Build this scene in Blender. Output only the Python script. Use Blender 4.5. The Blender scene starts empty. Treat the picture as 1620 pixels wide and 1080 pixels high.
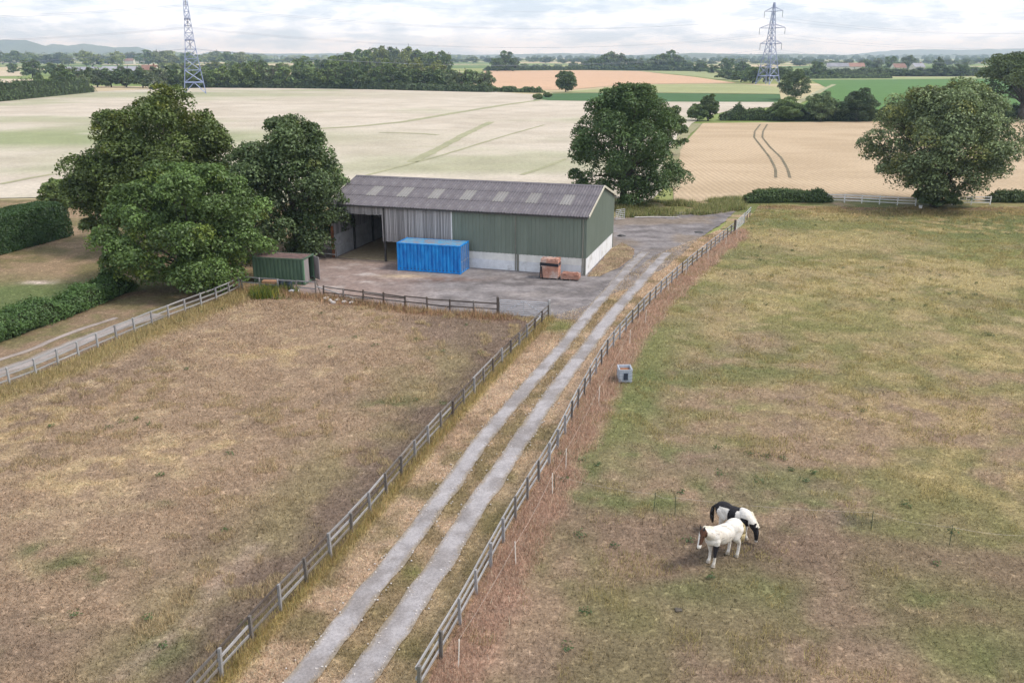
import bpy, bmesh, math, random
import numpy as np
from mathutils import Vector, Matrix
from mathutils.geometry import delaunay_2d_cdt

R = math.radians
rng = np.random.default_rng(7)
random.seed(7)
SC = bpy.context.scene
COL = SC.collection

# ------------------------------------------------------------------ camera
CAM_H = 18.65
PITCH = math.atan((540 - 88) / 1380.0)
cd = bpy.data.cameras.new('camera')
cd.sensor_width = 36.0
cd.lens = 36.0 * 1380 / 1620
cd.clip_start = 0.5
cd.clip_end = 60000
cam = bpy.data.objects.new('camera', cd)
cam.location = (0, 0, CAM_H)
cam.rotation_euler = (math.pi / 2 - PITCH, 0, 0)
COL.objects.link(cam)
SC.camera = cam

# ------------------------------------------------------------------ sky, sun, exposure
SUN_EL, SUN_AZ = R(52), R(102)          # azimuth measured clockwise from +Y (the view direction)
world = bpy.data.worlds.new('World')
SC.world = world
world.use_nodes = True
wn, wl = world.node_tree.nodes, world.node_tree.links
wn.clear()
w_out = wn.new('ShaderNodeOutputWorld')
w_bg = wn.new('ShaderNodeBackground')
w_bg.inputs['Strength'].default_value = 0.10
sky = wn.new('ShaderNodeTexSky')
sky.sky_type = 'NISHITA'
sky.sun_disc = False
sky.sun_elevation = SUN_EL
sky.sun_rotation = SUN_AZ
sky.altitude = 50
sky.air_density = 1.0
sky.dust_density = 1.6
tc = wn.new('ShaderNodeTexCoord')
sep = wn.new('ShaderNodeSeparateXYZ')
wl.new(tc.outputs['Generated'], sep.inputs[0])


def wmath(op, a, b=None, c=None, clamp=False):
    n = wn.new('ShaderNodeMath')
    n.operation = op
    n.use_clamp = clamp
    for i, v in enumerate((a, b, c)):
        if v is None:
            continue
        if isinstance(v, (int, float)):
            n.inputs[i].default_value = v
        else:
            wl.new(v, n.inputs[i])
    return n.outputs[0]


# cloud layer seen as a flat deck: direction divided by height above the horizon
den = wmath('ADD', wmath('MAXIMUM', sep.outputs['Z'], 0.0), 0.20)
cx = wmath('DIVIDE', sep.outputs['X'], den)
cy = wmath('DIVIDE', sep.outputs['Y'], den)
cmb = wn.new('ShaderNodeCombineXYZ')
wl.new(cx, cmb.inputs[0]); wl.new(cy, cmb.inputs[1])


def wnoise(scale, detail, rough, off):
    m = wn.new('ShaderNodeMapping')
    m.inputs['Location'].default_value = off
    wl.new(cmb.outputs[0], m.inputs['Vector'])
    n = wn.new('ShaderNodeTexNoise')
    n.inputs['Scale'].default_value = scale
    n.inputs['Detail'].default_value = detail
    n.inputs['Roughness'].default_value = rough
    wl.new(m.outputs[0], n.inputs['Vector'])
    return n.outputs['Fac']


n1 = wnoise(2.1, 8, 0.62, (3.1, 7.7, 0))
n2 = wnoise(6.0, 7, 0.6, (11.2, 2.4, 4))
cover = wn.new('ShaderNodeMapRange'); cover.clamp = True
cover.inputs['From Min'].default_value = 0.40; cover.inputs['From Max'].default_value = 0.56
wl.new(wmath('ADD', wmath('MULTIPLY', n1, 0.75), wmath('MULTIPLY', n2, 0.25)), cover.inputs['Value'])
tone = wn.new('ShaderNodeMapRange'); tone.clamp = True
tone.inputs['From Min'].default_value = 0.3; tone.inputs['From Max'].default_value = 0.7
wl.new(n2, tone.inputs['Value'])
ccol = wn.new('ShaderNodeMixRGB')
ccol.inputs[1].default_value = (8.2, 8.8, 10.0, 1)
ccol.inputs[2].default_value = (11.4, 11.7, 12.2, 1)
wl.new(tone.outputs[0], ccol.inputs[0])
veil = wn.new('ShaderNodeMixRGB')               # thin high veil between the clouds
veil.inputs[0].default_value = 0.55
wl.new(sky.outputs[0], veil.inputs[1])
veil.inputs[2].default_value = (7.4, 8.8, 11.2, 1)
mix = wn.new('ShaderNodeMixRGB')
wl.new(cover.outputs[0], mix.inputs[0])
wl.new(veil.outputs[0], mix.inputs[1])
wl.new(ccol.outputs[0], mix.inputs[2])
wl.new(mix.outputs[0], w_bg.inputs['Color'])
wl.new(w_bg.outputs[0], w_out.inputs['Surface'])

sd = bpy.data.lights.new('sun', 'SUN')
sd.energy = 2.5
sd.angle = R(12)
sd.color = (1.0, 0.93, 0.83)
sun = bpy.data.objects.new('sun', sd)
sdir = Vector((math.sin(SUN_AZ) * math.cos(SUN_EL), math.cos(SUN_AZ) * math.cos(SUN_EL), math.sin(SUN_EL)))
sun.rotation_euler = sdir.to_track_quat('Z', 'Y').to_euler()
sun.location = (60, -20, 80)
COL.objects.link(sun)

SC.view_settings.view_transform = 'Standard'
SC.view_settings.look = 'None'
SC.view_settings.exposure = 0.42
SC.view_settings.gamma = 1.0
SC.view_settings.use_curve_mapping = False
SC.render.engine = 'CYCLES'
SC.cycles.use_denoising = True
SC.cycles.max_bounces = 6
SC.cycles.diffuse_bounces = 3
SC.cycles.transparent_max_bounces = 6
SC.cycles.volume_bounces = 0

# ------------------------------------------------------------------ survey helpers (pixel of the survey photo -> place on the ground)
_F, _YH = 1380.0, 88.0
_YN = 540 + _F * _F / (540 - _YH)


def G(u, v, z=0.0):
    x, y = (u - 810) / _F, -(v - 540) / _F
    d = (x, math.cos(PITCH) + y * math.sin(PITCH), -math.sin(PITCH) + y * math.cos(PITCH))
    t = (z - CAM_H) / d[2]
    return np.array([d[0] * t, d[1] * t])


def HT(v, vt):
    return CAM_H * (v - vt) * (_YN - _YH) / ((v - _YH) * (_YN - vt))


def ZD(v, dist):                        # height of a point seen on row v at forward distance dist
    y = -(v - 540) / _F
    return CAM_H + dist * (-math.sin(PITCH) + y * math.cos(PITCH)) / (math.cos(PITCH) + y * math.sin(PITCH))


def XD(u, v, dist):
    y = -(v - 540) / _F
    return dist * ((u - 810) / _F) / (math.cos(PITCH) + y * math.sin(PITCH))


# ------------------------------------------------------------------ numpy noise
_LAT = rng.random((256, 256))


def vnoise(x, y):
    xi, yi = np.floor(x).astype(int), np.floor(y).astype(int)
    fx, fy = x - xi, y - yi
    fx, fy = fx * fx * (3 - 2 * fx), fy * fy * (3 - 2 * fy)
    a = _LAT[xi % 256, yi % 256]; b = _LAT[(xi + 1) % 256, yi % 256]
    c = _LAT[xi % 256, (yi + 1) % 256]; d = _LAT[(xi + 1) % 256, (yi + 1) % 256]
    return (a * (1 - fx) + b * fx) * (1 - fy) + (c * (1 - fx) + d * fx) * fy


def fbm(x, y, s, o=4, off=0.0):
    x, y = np.asarray(x, float) / s + 37.1 + off * 13.7, np.asarray(y, float) / s + 71.3 + off * 5.3
    r, a, t = 0, 1.0, 0
    for i in range(o):
        r = r + a * vnoise(x, y); t += a
        a *= 0.55; x = x * 2.03 + 5.2; y = y * 2.03 + 1.7
    return r / t


def sstep(a, b, x):
    t = np.clip((x - a) / (b - a), 0, 1)
    return t * t * (3 - 2 * t)


def dpoly(x, y, pts):
    d = np.full(np.shape(x), 1e9)
    for (ax, ay), (bx, by) in zip(pts[:-1], pts[1:]):
        dx, dy = bx - ax, by - ay
        t = np.clip(((x - ax) * dx + (y - ay) * dy) / (dx * dx + dy * dy + 1e-9), 0, 1)
        d = np.minimum(d, np.hypot(x - ax - t * dx, y - ay - t * dy))
    return d


def inpoly(x, y, poly):
    ins = np.zeros(np.shape(x), bool)
    n = len(poly)
    for i in range(n):
        (x0, y0), (x1, y1) = poly[i], poly[(i + 1) % n]
        if y0 == y1:
            continue
        c = ((y0 > y) != (y1 > y)) & (x < (x1 - x0) * (y - y0) / (y1 - y0) + x0)
        ins ^= c
    return ins


# ------------------------------------------------------------------ materials
MATS = {}


class NT:
    def __init__(s, name):
        s.m = bpy.data.materials.new(name); s.m.use_nodes = True
        s.n, s.l = s.m.node_tree.nodes, s.m.node_tree.links
        s.b = s.n['Principled BSDF']; s.out = s.n['Material Output']
        MATS[name] = s.m

    def new(s, t, **k):
        n = s.n.new(t)
        for a, b in k.items():
            setattr(n, a, b)
        return n

    def pos(s, kind='Position', scale=(1, 1, 1)):
        if kind == 'Position':
            o = s.new('ShaderNodeNewGeometry').outputs['Position']
        else:
            o = s.new('ShaderNodeTexCoord').outputs[kind]
        if scale != (1, 1, 1):
            m = s.new('ShaderNodeMapping'); m.inputs['Scale'].default_value = scale
            s.l.new(o, m.inputs['Vector']); o = m.outputs[0]
        return o

    def noise(s, vec, scale, detail=5, rough=0.6):
        n = s.new('ShaderNodeTexNoise')
        n.inputs['Scale'].default_value = scale; n.inputs['Detail'].default_value = detail
        n.inputs['Roughness'].default_value = rough
        s.l.new(vec, n.inputs['Vector'])
        return n.outputs['Fac']

    def rng(s, v, a, b, c, d):
        n = s.new('ShaderNodeMapRange'); n.clamp = True
        for k, x in zip(('From Min', 'From Max', 'To Min', 'To Max'), (a, b, c, d)):
            n.inputs[k].default_value = x
        s.l.new(v, n.inputs['Value'])
        return n.outputs[0]

    def mix(s, f, a, b, mode='MIX'):
        n = s.new('ShaderNodeMixRGB'); n.blend_type = mode
        for i, v in enumerate((f, a, b)):
            if isinstance(v, (int, float)):
                n.inputs[i].default_value = v
            elif isinstance(v, tuple):
                n.inputs[i].default_value = (*v, 1)
            else:
                s.l.new(v, n.inputs[i])
        return n.outputs[0]

    def mul(s, col, fac):          # colour times a grey factor
        return s.mix(1.0, col, fac, 'MULTIPLY')

    def bump(s, v, strength, dist):
        n = s.new('ShaderNodeBump'); n.inputs['Strength'].default_value = strength
        n.inputs['Distance'].default_value = dist
        s.l.new(v, n.inputs['Height']); s.l.new(n.outputs[0], s.b.inputs['Normal'])

    def done(s, col, rough=0.85, metal=0.0, spec=0.3):
        if isinstance(col, tuple):
            s.b.inputs['Base Color'].default_value = (*col, 1)
        else:
            s.l.new(col, s.b.inputs['Base Color'])
        if isinstance(rough, (int, float)):
            s.b.inputs['Roughness'].default_value = rough
        else:
            s.l.new(rough, s.b.inputs['Roughness'])
        s.b.inputs['Metallic'].default_value = metal
        s.b.inputs['Specular IOR Level'].default_value = spec
        return s.m


def mat_plain(name, c1, c2, scale=3.0, rough=0.8, metal=0.0, bump=0.0, coords='Object', stretch=(1, 1, 1), rand=0.15, spec=0.3,
              dirt=None, dirt_lo=0.55, dirt_hi=0.75):
    t = NT(name)
    p = t.pos(coords, stretch)
    f = t.noise(p, scale, 6, 0.65)
    c = t.mix(t.rng(f, 0.3, 0.7, 0, 1), c1, c2)
    if dirt:
        c = t.mix(t.rng(t.noise(p, scale * 0.37, 5, 0.7), dirt_lo, dirt_hi, 0, 1), c, dirt)
    if rand:
        oi = t.new('ShaderNodeObjectInfo')
        c = t.mul(c, t.rng(oi.outputs['Random'], 0, 1, 1 - rand, 1 + rand))
    if bump:
        t.bump(f, bump, 0.02)
    return t.done(c, rough, metal, spec)


def mat_ground(name, fine, fine_amp, bump_d, detail=6, lo_scale=0.8, lo_amp=0.2, tuft=0.0, gain=(1, 1, 1)):
    """colour from the mesh's own cover map, broken up by small-scale grain"""
    t = NT(name)
    a = t.new('ShaderNodeVertexColor'); a.layer_name = 'Col'
    p = t.pos('Position')
    f1 = t.noise(p, fine, detail, 0.72)
    f2 = t.noise(p, lo_scale, 5, 0.65)
    c = t.mul(a.outputs['Color'], t.rng(f1, 0.28, 0.72, 1 - fine_amp, 1 + fine_amp))
    c = t.mul(c, t.rng(f2, 0.3, 0.7, 1 - lo_amp, 1 + lo_amp))
    c = t.mix(1.0, c, gain, 'MULTIPLY')
    if tuft:      # pale dead tufts, and dark gaps from a second noise
        g1 = t.noise(p, 2.6, 7, 0.72)
        g2 = t.noise(p, 3.4, 7, 0.75)
        c = t.mix(t.rng(g1, 0.53, 0.68, 0, tuft), c, t.mul(c, t.rng(g1, 0, 1, 1.95, 1.95)))
        c = t.mix(t.rng(g2, 0.54, 0.68, 0, tuft), c, t.mul(c, t.rng(g2, 0, 1, 0.42, 0.42)))
    t.bump(f1, 0.7, bump_d)
    return t.done(c, 0.95, 0, 0.1)


mat_ground('turf', 7.5, 0.55, 0.07, 8, 0.9, 0.20, 0.95, (1.08, 1.02, 1.02))
mat_ground('gravel', 11.0, 0.34, 0.03, 8, 0.9, 0.14, 0, (1.10, 1.09, 1.10))
mat_ground('dirt_yard', 2.2, 0.36, 0.05, 8, 0.35, 0.22, 0, (1.10, 1.09, 1.10))
mat_ground('crop', 1.3, 0.20, 0.25, 6, 0.12, 0.10)


def mat_rows():
    t = NT('crop_rows')
    a = t.new('ShaderNodeVertexColor'); a.layer_name = 'Col'
    p = t.pos('Position')
    w = t.new('ShaderNodeTexWave'); w.wave_type = 'BANDS'; w.bands_direction = 'X'
    w.inputs['Scale'].default_value = 0.36; w.inputs['Distortion'].default_value = 1.2
    w.inputs['Detail'].default_value = 3; w.inputs['Detail Scale'].default_value = 0.6
    t.l.new(p, w.inputs['Vector'])
    f = t.noise(p, 1.6, 7, .7)
    c = t.mul(a.outputs['Color'], t.rng(f, .28, .72, .80, 1.2))
    c = t.mul(c, t.rng(w.outputs['Fac'], 0, 1, .88, 1.06))
    t.bump(f, .6, .25)
    return t.done(c, .95, 0, .1)


mat_rows()


def mat_leaf(name, trans=0.25, glow=0.35, gloss=0.06):
    t = NT(name)
    a = t.new('ShaderNodeVertexColor'); a.layer_name = 'Col'
    oi = t.new('ShaderNodeObjectInfo')
    c = t.mul(a.outputs['Color'], t.rng(oi.outputs['Random'], 0, 1, 0.80, 1.26))
    d = t.new('ShaderNodeBsdfDiffuse'); tr = t.new('ShaderNodeBsdfTranslucent')
    g = t.new('ShaderNodeBsdfGlossy'); g.inputs['Roughness'].default_value = 0.45
    t.l.new(c, d.inputs['Color'])
    t.l.new(t.mix(glow, c, (0.16, 0.2, 0.03)), tr.inputs['Color'])
    g.inputs['Color'].default_value = (0.5, 0.55, 0.5, 1)
    m1 = t.new('ShaderNodeMixShader'); m1.inputs[0].default_value = trans
    t.l.new(d.outputs[0], m1.inputs[1]); t.l.new(tr.outputs[0], m1.inputs[2])
    m2 = t.new('ShaderNodeMixShader'); m2.inputs[0].default_value = gloss
    t.l.new(m1.outputs[0], m2.inputs[1]); t.l.new(g.outputs[0], m2.inputs[2])
    t.l.new(m2.outputs[0], t.out.inputs['Surface'])
    return t.m


mat_leaf('leaf', 0.28, 0.3, 0.05)
mat_leaf('blade', 0.5, 0.0, 0.0)      # thin dry blades pass about as much light as they reflect
mat_plain('bark', (0.05, 0.042, 0.034), (0.11, 0.095, 0.075), 4, 0.95, bump=0.6, stretch=(1, 1, 0.3), rand=0.1)
mat_plain('wood_silver', (0.19, 0.185, 0.185), (0.35, 0.34, 0.345), 5, 0.85, bump=0.3, stretch=(0.6, 4, 4), rand=0.18)
mat_plain('wood_grey', (0.10, 0.088, 0.08), (0.21, 0.19, 0.175), 5, 0.9, bump=0.3, stretch=(0.6, 4, 4), rand=0.25)
mat_plain('wood_dark', (0.055, 0.043, 0.036), (0.13, 0.105, 0.09), 5, 0.9, bump=0.3, stretch=(0.6, 4, 4), rand=0.25)
mat_plain('wood_pale', (0.22, 0.22, 0.22), (0.38, 0.38, 0.385), 5, 0.8, bump=0.2, stretch=(0.6, 4, 4), rand=0.12)
mat_plain('fence_white', (0.60, 0.59, 0.58), (0.78, 0.77, 0.76), 4, 0.7, rand=0.08)
mat_plain('board_wood', (0.22, 0.205, 0.205), (0.47, 0.45, 0.455), 3.5, 0.9, bump=0.3, stretch=(6, 6, 0.35), rand=0.34, dirt=(0.13, 0.12, 0.115))
mat_plain('galvanised', (0.42, 0.44, 0.48), (0.62, 0.64, 0.68), 6, 0.45, 0.55, rand=0.06, spec=0.5)
mat_plain('pylon_steel', (0.22, 0.26, 0.42), (0.30, 0.34, 0.50), 0.3, 0.5, 0.3, rand=0.0, spec=0.4)
mat_plain('wire', (0.22, 0.24, 0.30), (0.28, 0.30, 0.36), 0.3, 0.5, 0.3, rand=0.0)
mat_plain('insulator', (0.10, 0.10, 0.13), (0.16, 0.16, 0.19), 2, 0.3, 0, rand=0.0)


# ------------------------------------------------------------------ mesh helpers
class MB:
    def __init__(s):
        s.v, s.f = [], []

    def add(s, vs, fs):
        b = len(s.v)
        s.v += [tuple(map(float, p)) for p in vs]
        s.f += [tuple(i + b for i in f) for f in fs]
        return s

    def box(s, c, d, rot=None):
        x, y, z = d[0] / 2, d[1] / 2, d[2] / 2
        vs = [Vector((sx * x, sy * y, sz * z)) for sz in (-1, 1) for sx, sy in ((-1, -1), (1, -1), (1, 1), (-1, 1))]
        if rot is not None:
            vs = [rot @ p for p in vs]
        c = Vector(c)
        return s.add([p + c for p in vs], [(3, 2, 1, 0), (4, 5, 6, 7), (0, 1, 5, 4), (1, 2, 6, 5), (2, 3, 7, 6), (3, 0, 4, 7)])

    def tube(s, p0, p1, r0, r1=None, n=6, caps=True):
        r1 = r0 if r1 is None else r1
        p0, p1 = Vector(p0), Vector(p1)
        d = (p1 - p0)
        if d.length < 1e-6:
            return s
        q = d.to_track_quat('Z', 'Y').to_matrix()
        vs = []
        for p, r in ((p0, r0), (p1, r1)):
            for k in range(n):
                a = 2 * math.pi * k / n
                vs.append(p + q @ Vector((r * math.cos(a), r * math.sin(a), 0)))
        fs = [(k, (k + 1) % n, n + (k + 1) % n, n + k) for k in range(n)]
        if caps:
            fs += [tuple(range(n - 1, -1, -1)), tuple(range(n, 2 * n))]
        return s.add(vs, fs)

    def path(s, pts, rad, n=6):
        for (a, b), (ra, rb) in zip(zip(pts[:-1], pts[1:]), zip(rad[:-1], rad[1:])):
            s.tube(a, b, ra, rb, n)
        return s

    def ellipsoid(s, c, r, nu=12, nv=8, rot=None):
        vs = []
        for j in range(nv + 1):
            t = math.pi * j / nv
            for i in range(nu):
                p = 2 * math.pi * i / nu
                q = Vector((r[0] * math.sin(t) * math.cos(p), r[1] * math.sin(t) * math.sin(p), r[2] * math.cos(t)))
                if rot is not None:
                    q = rot @ q
                vs.append(q + Vector(c))
        fs = [(j * nu + i, (j + 1) * nu + i, (j + 1) * nu + (i + 1) % nu, j * nu + (i + 1) % nu) for j in range(nv) for i in range(nu)]
        return s.add(vs, fs)

    def mesh(s, name, mat=None, smooth=False):
        me = bpy.data.meshes.new(name)
        me.from_pydata(s.v, [], s.f)
        if mat:
            me.materials.append(MATS[mat])
        if smooth:
            me.polygons.foreach_set('use_smooth', [True] * len(me.polygons))
        me.update()
        return me


def np_mesh(name, verts, quads, mat, cols=None, k=4):
    """verts (N,3), faces (M,k)"""
    me = bpy.data.meshes.new(name)
    verts = np.asarray(verts, np.float32); quads = np.asarray(quads, np.int32)
    me.vertices.add(len(verts)); me.vertices.foreach_set('co', verts.ravel())
    me.loops.add(quads.size); me.loops.foreach_set('vertex_index', quads.ravel())
    me.polygons.add(len(quads))
    me.polygons.foreach_set('loop_start', np.arange(0, quads.size, k, dtype=np.int32))
    me.polygons.foreach_set('loop_total', np.full(len(quads), k, np.int32))
    me.update(calc_edges=True)
    if cols is not None:
        ca = me.color_attributes.new('Col', 'FLOAT_COLOR', 'POINT')
        c4 = np.ones((len(verts), 4), np.float32); c4[:, :3] = cols
        ca.data.foreach_set('color', c4.ravel())
    me.materials.append(MATS[mat])
    return me


def ob(name, mesh, parent=None, loc=(0, 0, 0), rot=(0, 0, 0), scale=(1, 1, 1)):
    o = bpy.data.objects.new(name, mesh)
    o.location = loc; o.rotation_euler = rot; o.scale = scale
    if parent is not None:
        o.parent = parent
    COL.objects.link(o)
    return o


def tag(o, label, cat, group=None):
    o['label'] = label; o['category'] = cat
    if group:
        o['group'] = group
    return o


def thing(name, label, cat, loc=(0, 0, 0), rz=0.0, group=None):
    o = ob(name, None, None, loc, (0, 0, rz))
    o.empty_display_size = 0.3
    return tag(o, label, cat, group)


def kind(o, k, label=None):
    o['kind'] = k
    if label:
        o['label'] = label
    return o


ORD = ['first', 'second', 'third', 'fourth', 'fifth', 'sixth', 'seventh', 'eighth', 'ninth', 'tenth', 'eleventh', 'twelfth', 'thirteenth',
       'fourteenth', 'fifteenth', 'sixteenth', 'seventeenth', 'eighteenth', 'nineteenth', 'twentieth']
ORD += ['twenty-' + w for w in ORD[:9]] + ['thirtieth'] + ['thirty-' + w for w in ORD[:9]] + ['fortieth'] + ['forty-' + w for w in ORD[:9]]

# ================================================================== THE SETTING
def resample(pts, step, closed=False):
    pts = [np.asarray(p, float) for p in pts]
    if closed:
        pts = pts + [pts[0]]
    out, acc = [pts[0]], 0.0
    for a, b in zip(pts[:-1], pts[1:]):
        L = np.linalg.norm(b - a)
        t = step - acc
        while t <= L + 1e-9:
            out.append(a + (b - a) * t / L); t += step
        acc = L - (t - step)
    return out


def smooth_line(pts, step, it=3):
    q = resample(pts, step)
    q = np.array(q)
    for _ in range(it):
        q[1:-1] = 0.25 * q[:-2] + 0.5 * q[1:-1] + 0.25 * q[2:]
    return q


LF = smooth_line([G(868, 503), G(787, 583), G(664, 718.5), G(558.5, 845), G(444, 964), G(345, 1074), G(290, 1140)], 0.6, 20)
RF = smooth_line([G(1162, 367), G(1099.6, 417), G(1057, 454), G(1018, 493), G(961.5, 559), G(913, 646), G(878.5, 720), G(806, 837),
                  G(761.5, 928), G(709, 1022.6), G(655, 1115)], 0.6, 20)
WF = smooth_line([G(-30, 624), G(53, 596), G(158, 549), G(270, 503), G(359, 470), G(383, 456)], 0.6, 10)
RUT_L = smooth_line([G(430, 1130), G(475, 1080), G(564, 960), G(614, 900), G(692, 798), G(760, 700), G(845, 600), G(897, 540), G(928, 500),
                     G(972, 450), G(998, 420), G(1022, 398)], 0.4, 12)
RUT_R = smooth_line([G(530, 1130), G(567, 1080), G(649, 960), G(691, 900), G(754, 800), G(822, 700), G(890, 600), G(937, 540), G(966, 500),
                     G(1011, 450), G(1036, 420), G(1056, 400)], 0.4, 12)
LFD, RFD, WFD, RLD, RRD = LF[::5], RF[::5], WF[::4], RUT_L[::6], RUT_R[::6]
GATE_A, GATE_B = G(791, 498), G(866, 503)
YARD_FENCE = [G(383, 456), G(505, 467), G(620, 484), G(715, 494), GATE_A]


def ragged(poly, step, amp):
    p = resample(poly, step, True)
    if np.linalg.norm(p[0] - p[-1]) < step * 0.5:
        p = p[:-1]
    p = np.array(p)
    n = np.roll(p, -1, 0) - np.roll(p, 1, 0)
    n = np.stack([n[:, 1], -n[:, 0]], 1) / (np.linalg.norm(n, axis=1, keepdims=True) + 1e-9)
    d = (fbm(p[:, 0], p[:, 1], step * 3, 3) - 0.5) * 2 * amp
    return p + n * d[:, None]


def sheet(name, poly, res, z, colfn, mat, label=None, k='structure', rag=0.0, bumpy=0.0):
    poly = ragged(poly, res, rag) if rag else np.array(resample(poly, res, True)[:-1])
    x0, y0 = poly.min(0); x1, y1 = poly.max(0)
    gx, gy = np.meshgrid(np.arange(x0, x1, res), np.arange(y0, y1, res))
    px = gx.ravel() + rng.uniform(-.25, .25, gx.size) * res
    py = gy.ravel() + rng.uniform(-.25, .25, gx.size) * res
    keep = inpoly(px, py, poly) & (dpoly(px, py, np.vstack([poly, poly[:1]])) > res * 0.35)
    pts = [Vector((float(a), float(b))) for a, b in poly] + [Vector((float(a), float(b))) for a, b in zip(px[keep], py[keep])]
    n = len(poly)
    vs, es, fs, *_ = delaunay_2d_cdt(pts, [], [list(range(n))], 1, 1e-4)
    v = np.array([(p.x, p.y, 0) for p in vs])
    f = np.array([t for t in fs if len(t) == 3])
    a, b, c = v[f[:, 0]], v[f[:, 1]], v[f[:, 2]]
    flip = ((b - a)[:, 0] * (c - a)[:, 1] - (b - a)[:, 1] * (c - a)[:, 0]) < 0
    f[flip] = f[flip][:, ::-1]
    v[:, 2] = z
    if bumpy:
        v[:, 2] += (fbm(v[:, 0], v[:, 1], 3.0, 3, 9) - 0.5) * bumpy
    cols = colfn(v[:, 0], v[:, 1])
    o = ob(name, np_mesh(name, v, f, mat, cols, 3))
    return kind(o, k, label)


def lerp(a, b, t):
    return np.asarray(a) * (1 - t[..., None]) + np.asarray(b) * t[..., None]


TAN, STRAW, BROWN, SOIL = (0.235, 0.178, 0.122), (0.33, 0.262, 0.168), (0.165, 0.126, 0.092), (0.118, 0.092, 0.073)
OLIVE, GREEN, YELLOWG = (0.150, 0.138, 0.072), (0.090, 0.105, 0.045), (0.25, 0.215, 0.095)


def blob(x, y, px, r, sx=1.0):
    c = G(*px)
    return np.exp(-(((x - c[0]) / (r * sx)) ** 2 + ((y - c[1]) / r) ** 2))


def col_left(x, y):
    n1, n2, n3 = fbm(x, y, 7, 4, 1), fbm(x, y, 2.2, 4, 2), fbm(x, y, 0.9, 3, 3)
    c = lerp(TAN, BROWN, sstep(0.48, 0.68, 0.6 * n1 + 0.4 * n2) * 0.75)
    c = lerp(c, STRAW, sstep(0.52, 0.72, n2 * 0.5 + n3 * 0.5) * 0.75)
    dl = dpoly(x, y, LFD)
    c = lerp(c, OLIVE, sstep(8, 3, dl + (n1 - .5) * 6) * 0.62 * sstep(.38, .6, n2 + .08))
    c = lerp(c, SOIL, sstep(3.4, 1.0, dl + (n2 - .5) * 3.5) * 0.85)
    gcorner = np.hypot(x - GATE_A[0] - 0.5, y - GATE_A[1] + 2)
    c = lerp(c, (0.15, 0.115, 0.09), sstep(9, 3, gcorner + (n1 - .5) * 8) * 0.8)
    dw = dpoly(x, y, WFD)
    c = lerp(c, (0.24, 0.205, 0.085), sstep(3.2, 0.6, dw + (n2 - .5) * 2.5) * 0.85)
    dy_ = dpoly(x, y, YARD_FENCE)
    c = lerp(c, (0.17, 0.10, 0.062), sstep(1.9, 0.5, dy_ + (n2 - .5) * 1.6) * 0.75)
    for p, r in (((110, 893), .9), ((165, 905), .8), ((60, 870), .6), ((260, 795), .25), ((620, 640), 1.2), ((30, 1010), .8), ((240, 1030), .9)):
        c = lerp(c, GREEN, np.clip(blob(x, y, p, r, 1.3) * sstep(.35, .6, n3) * 1.1, 0, .8))
    for p, r in (((85, 655), 2.0), ((60, 690), 2.2), ((330, 705), 1.3), ((230, 730), 1.5), ((420, 560), 2), ((120, 760), 1.5)):
        c = lerp(c, (0.34, 0.265, 0.145), np.clip(blob(x, y, p, r, 1.5) * sstep(.42, .64, n3 * .6 + n2 * .4), 0, .6))
    dp = dpoly(x, y, [G(405, 865), G(345, 925), G(300, 985), G(170, 1085)])
    c = lerp(c, (0.27, 0.215, 0.165), sstep(.6, .1, dp + (n3 - .5) * .5) * 0.65)
    return c


EL_FENCE = [G(822, 775), G(1035, 806), G(1068, 810), G(1380, 838), G(1500, 860), G(1660, 882)]


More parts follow.
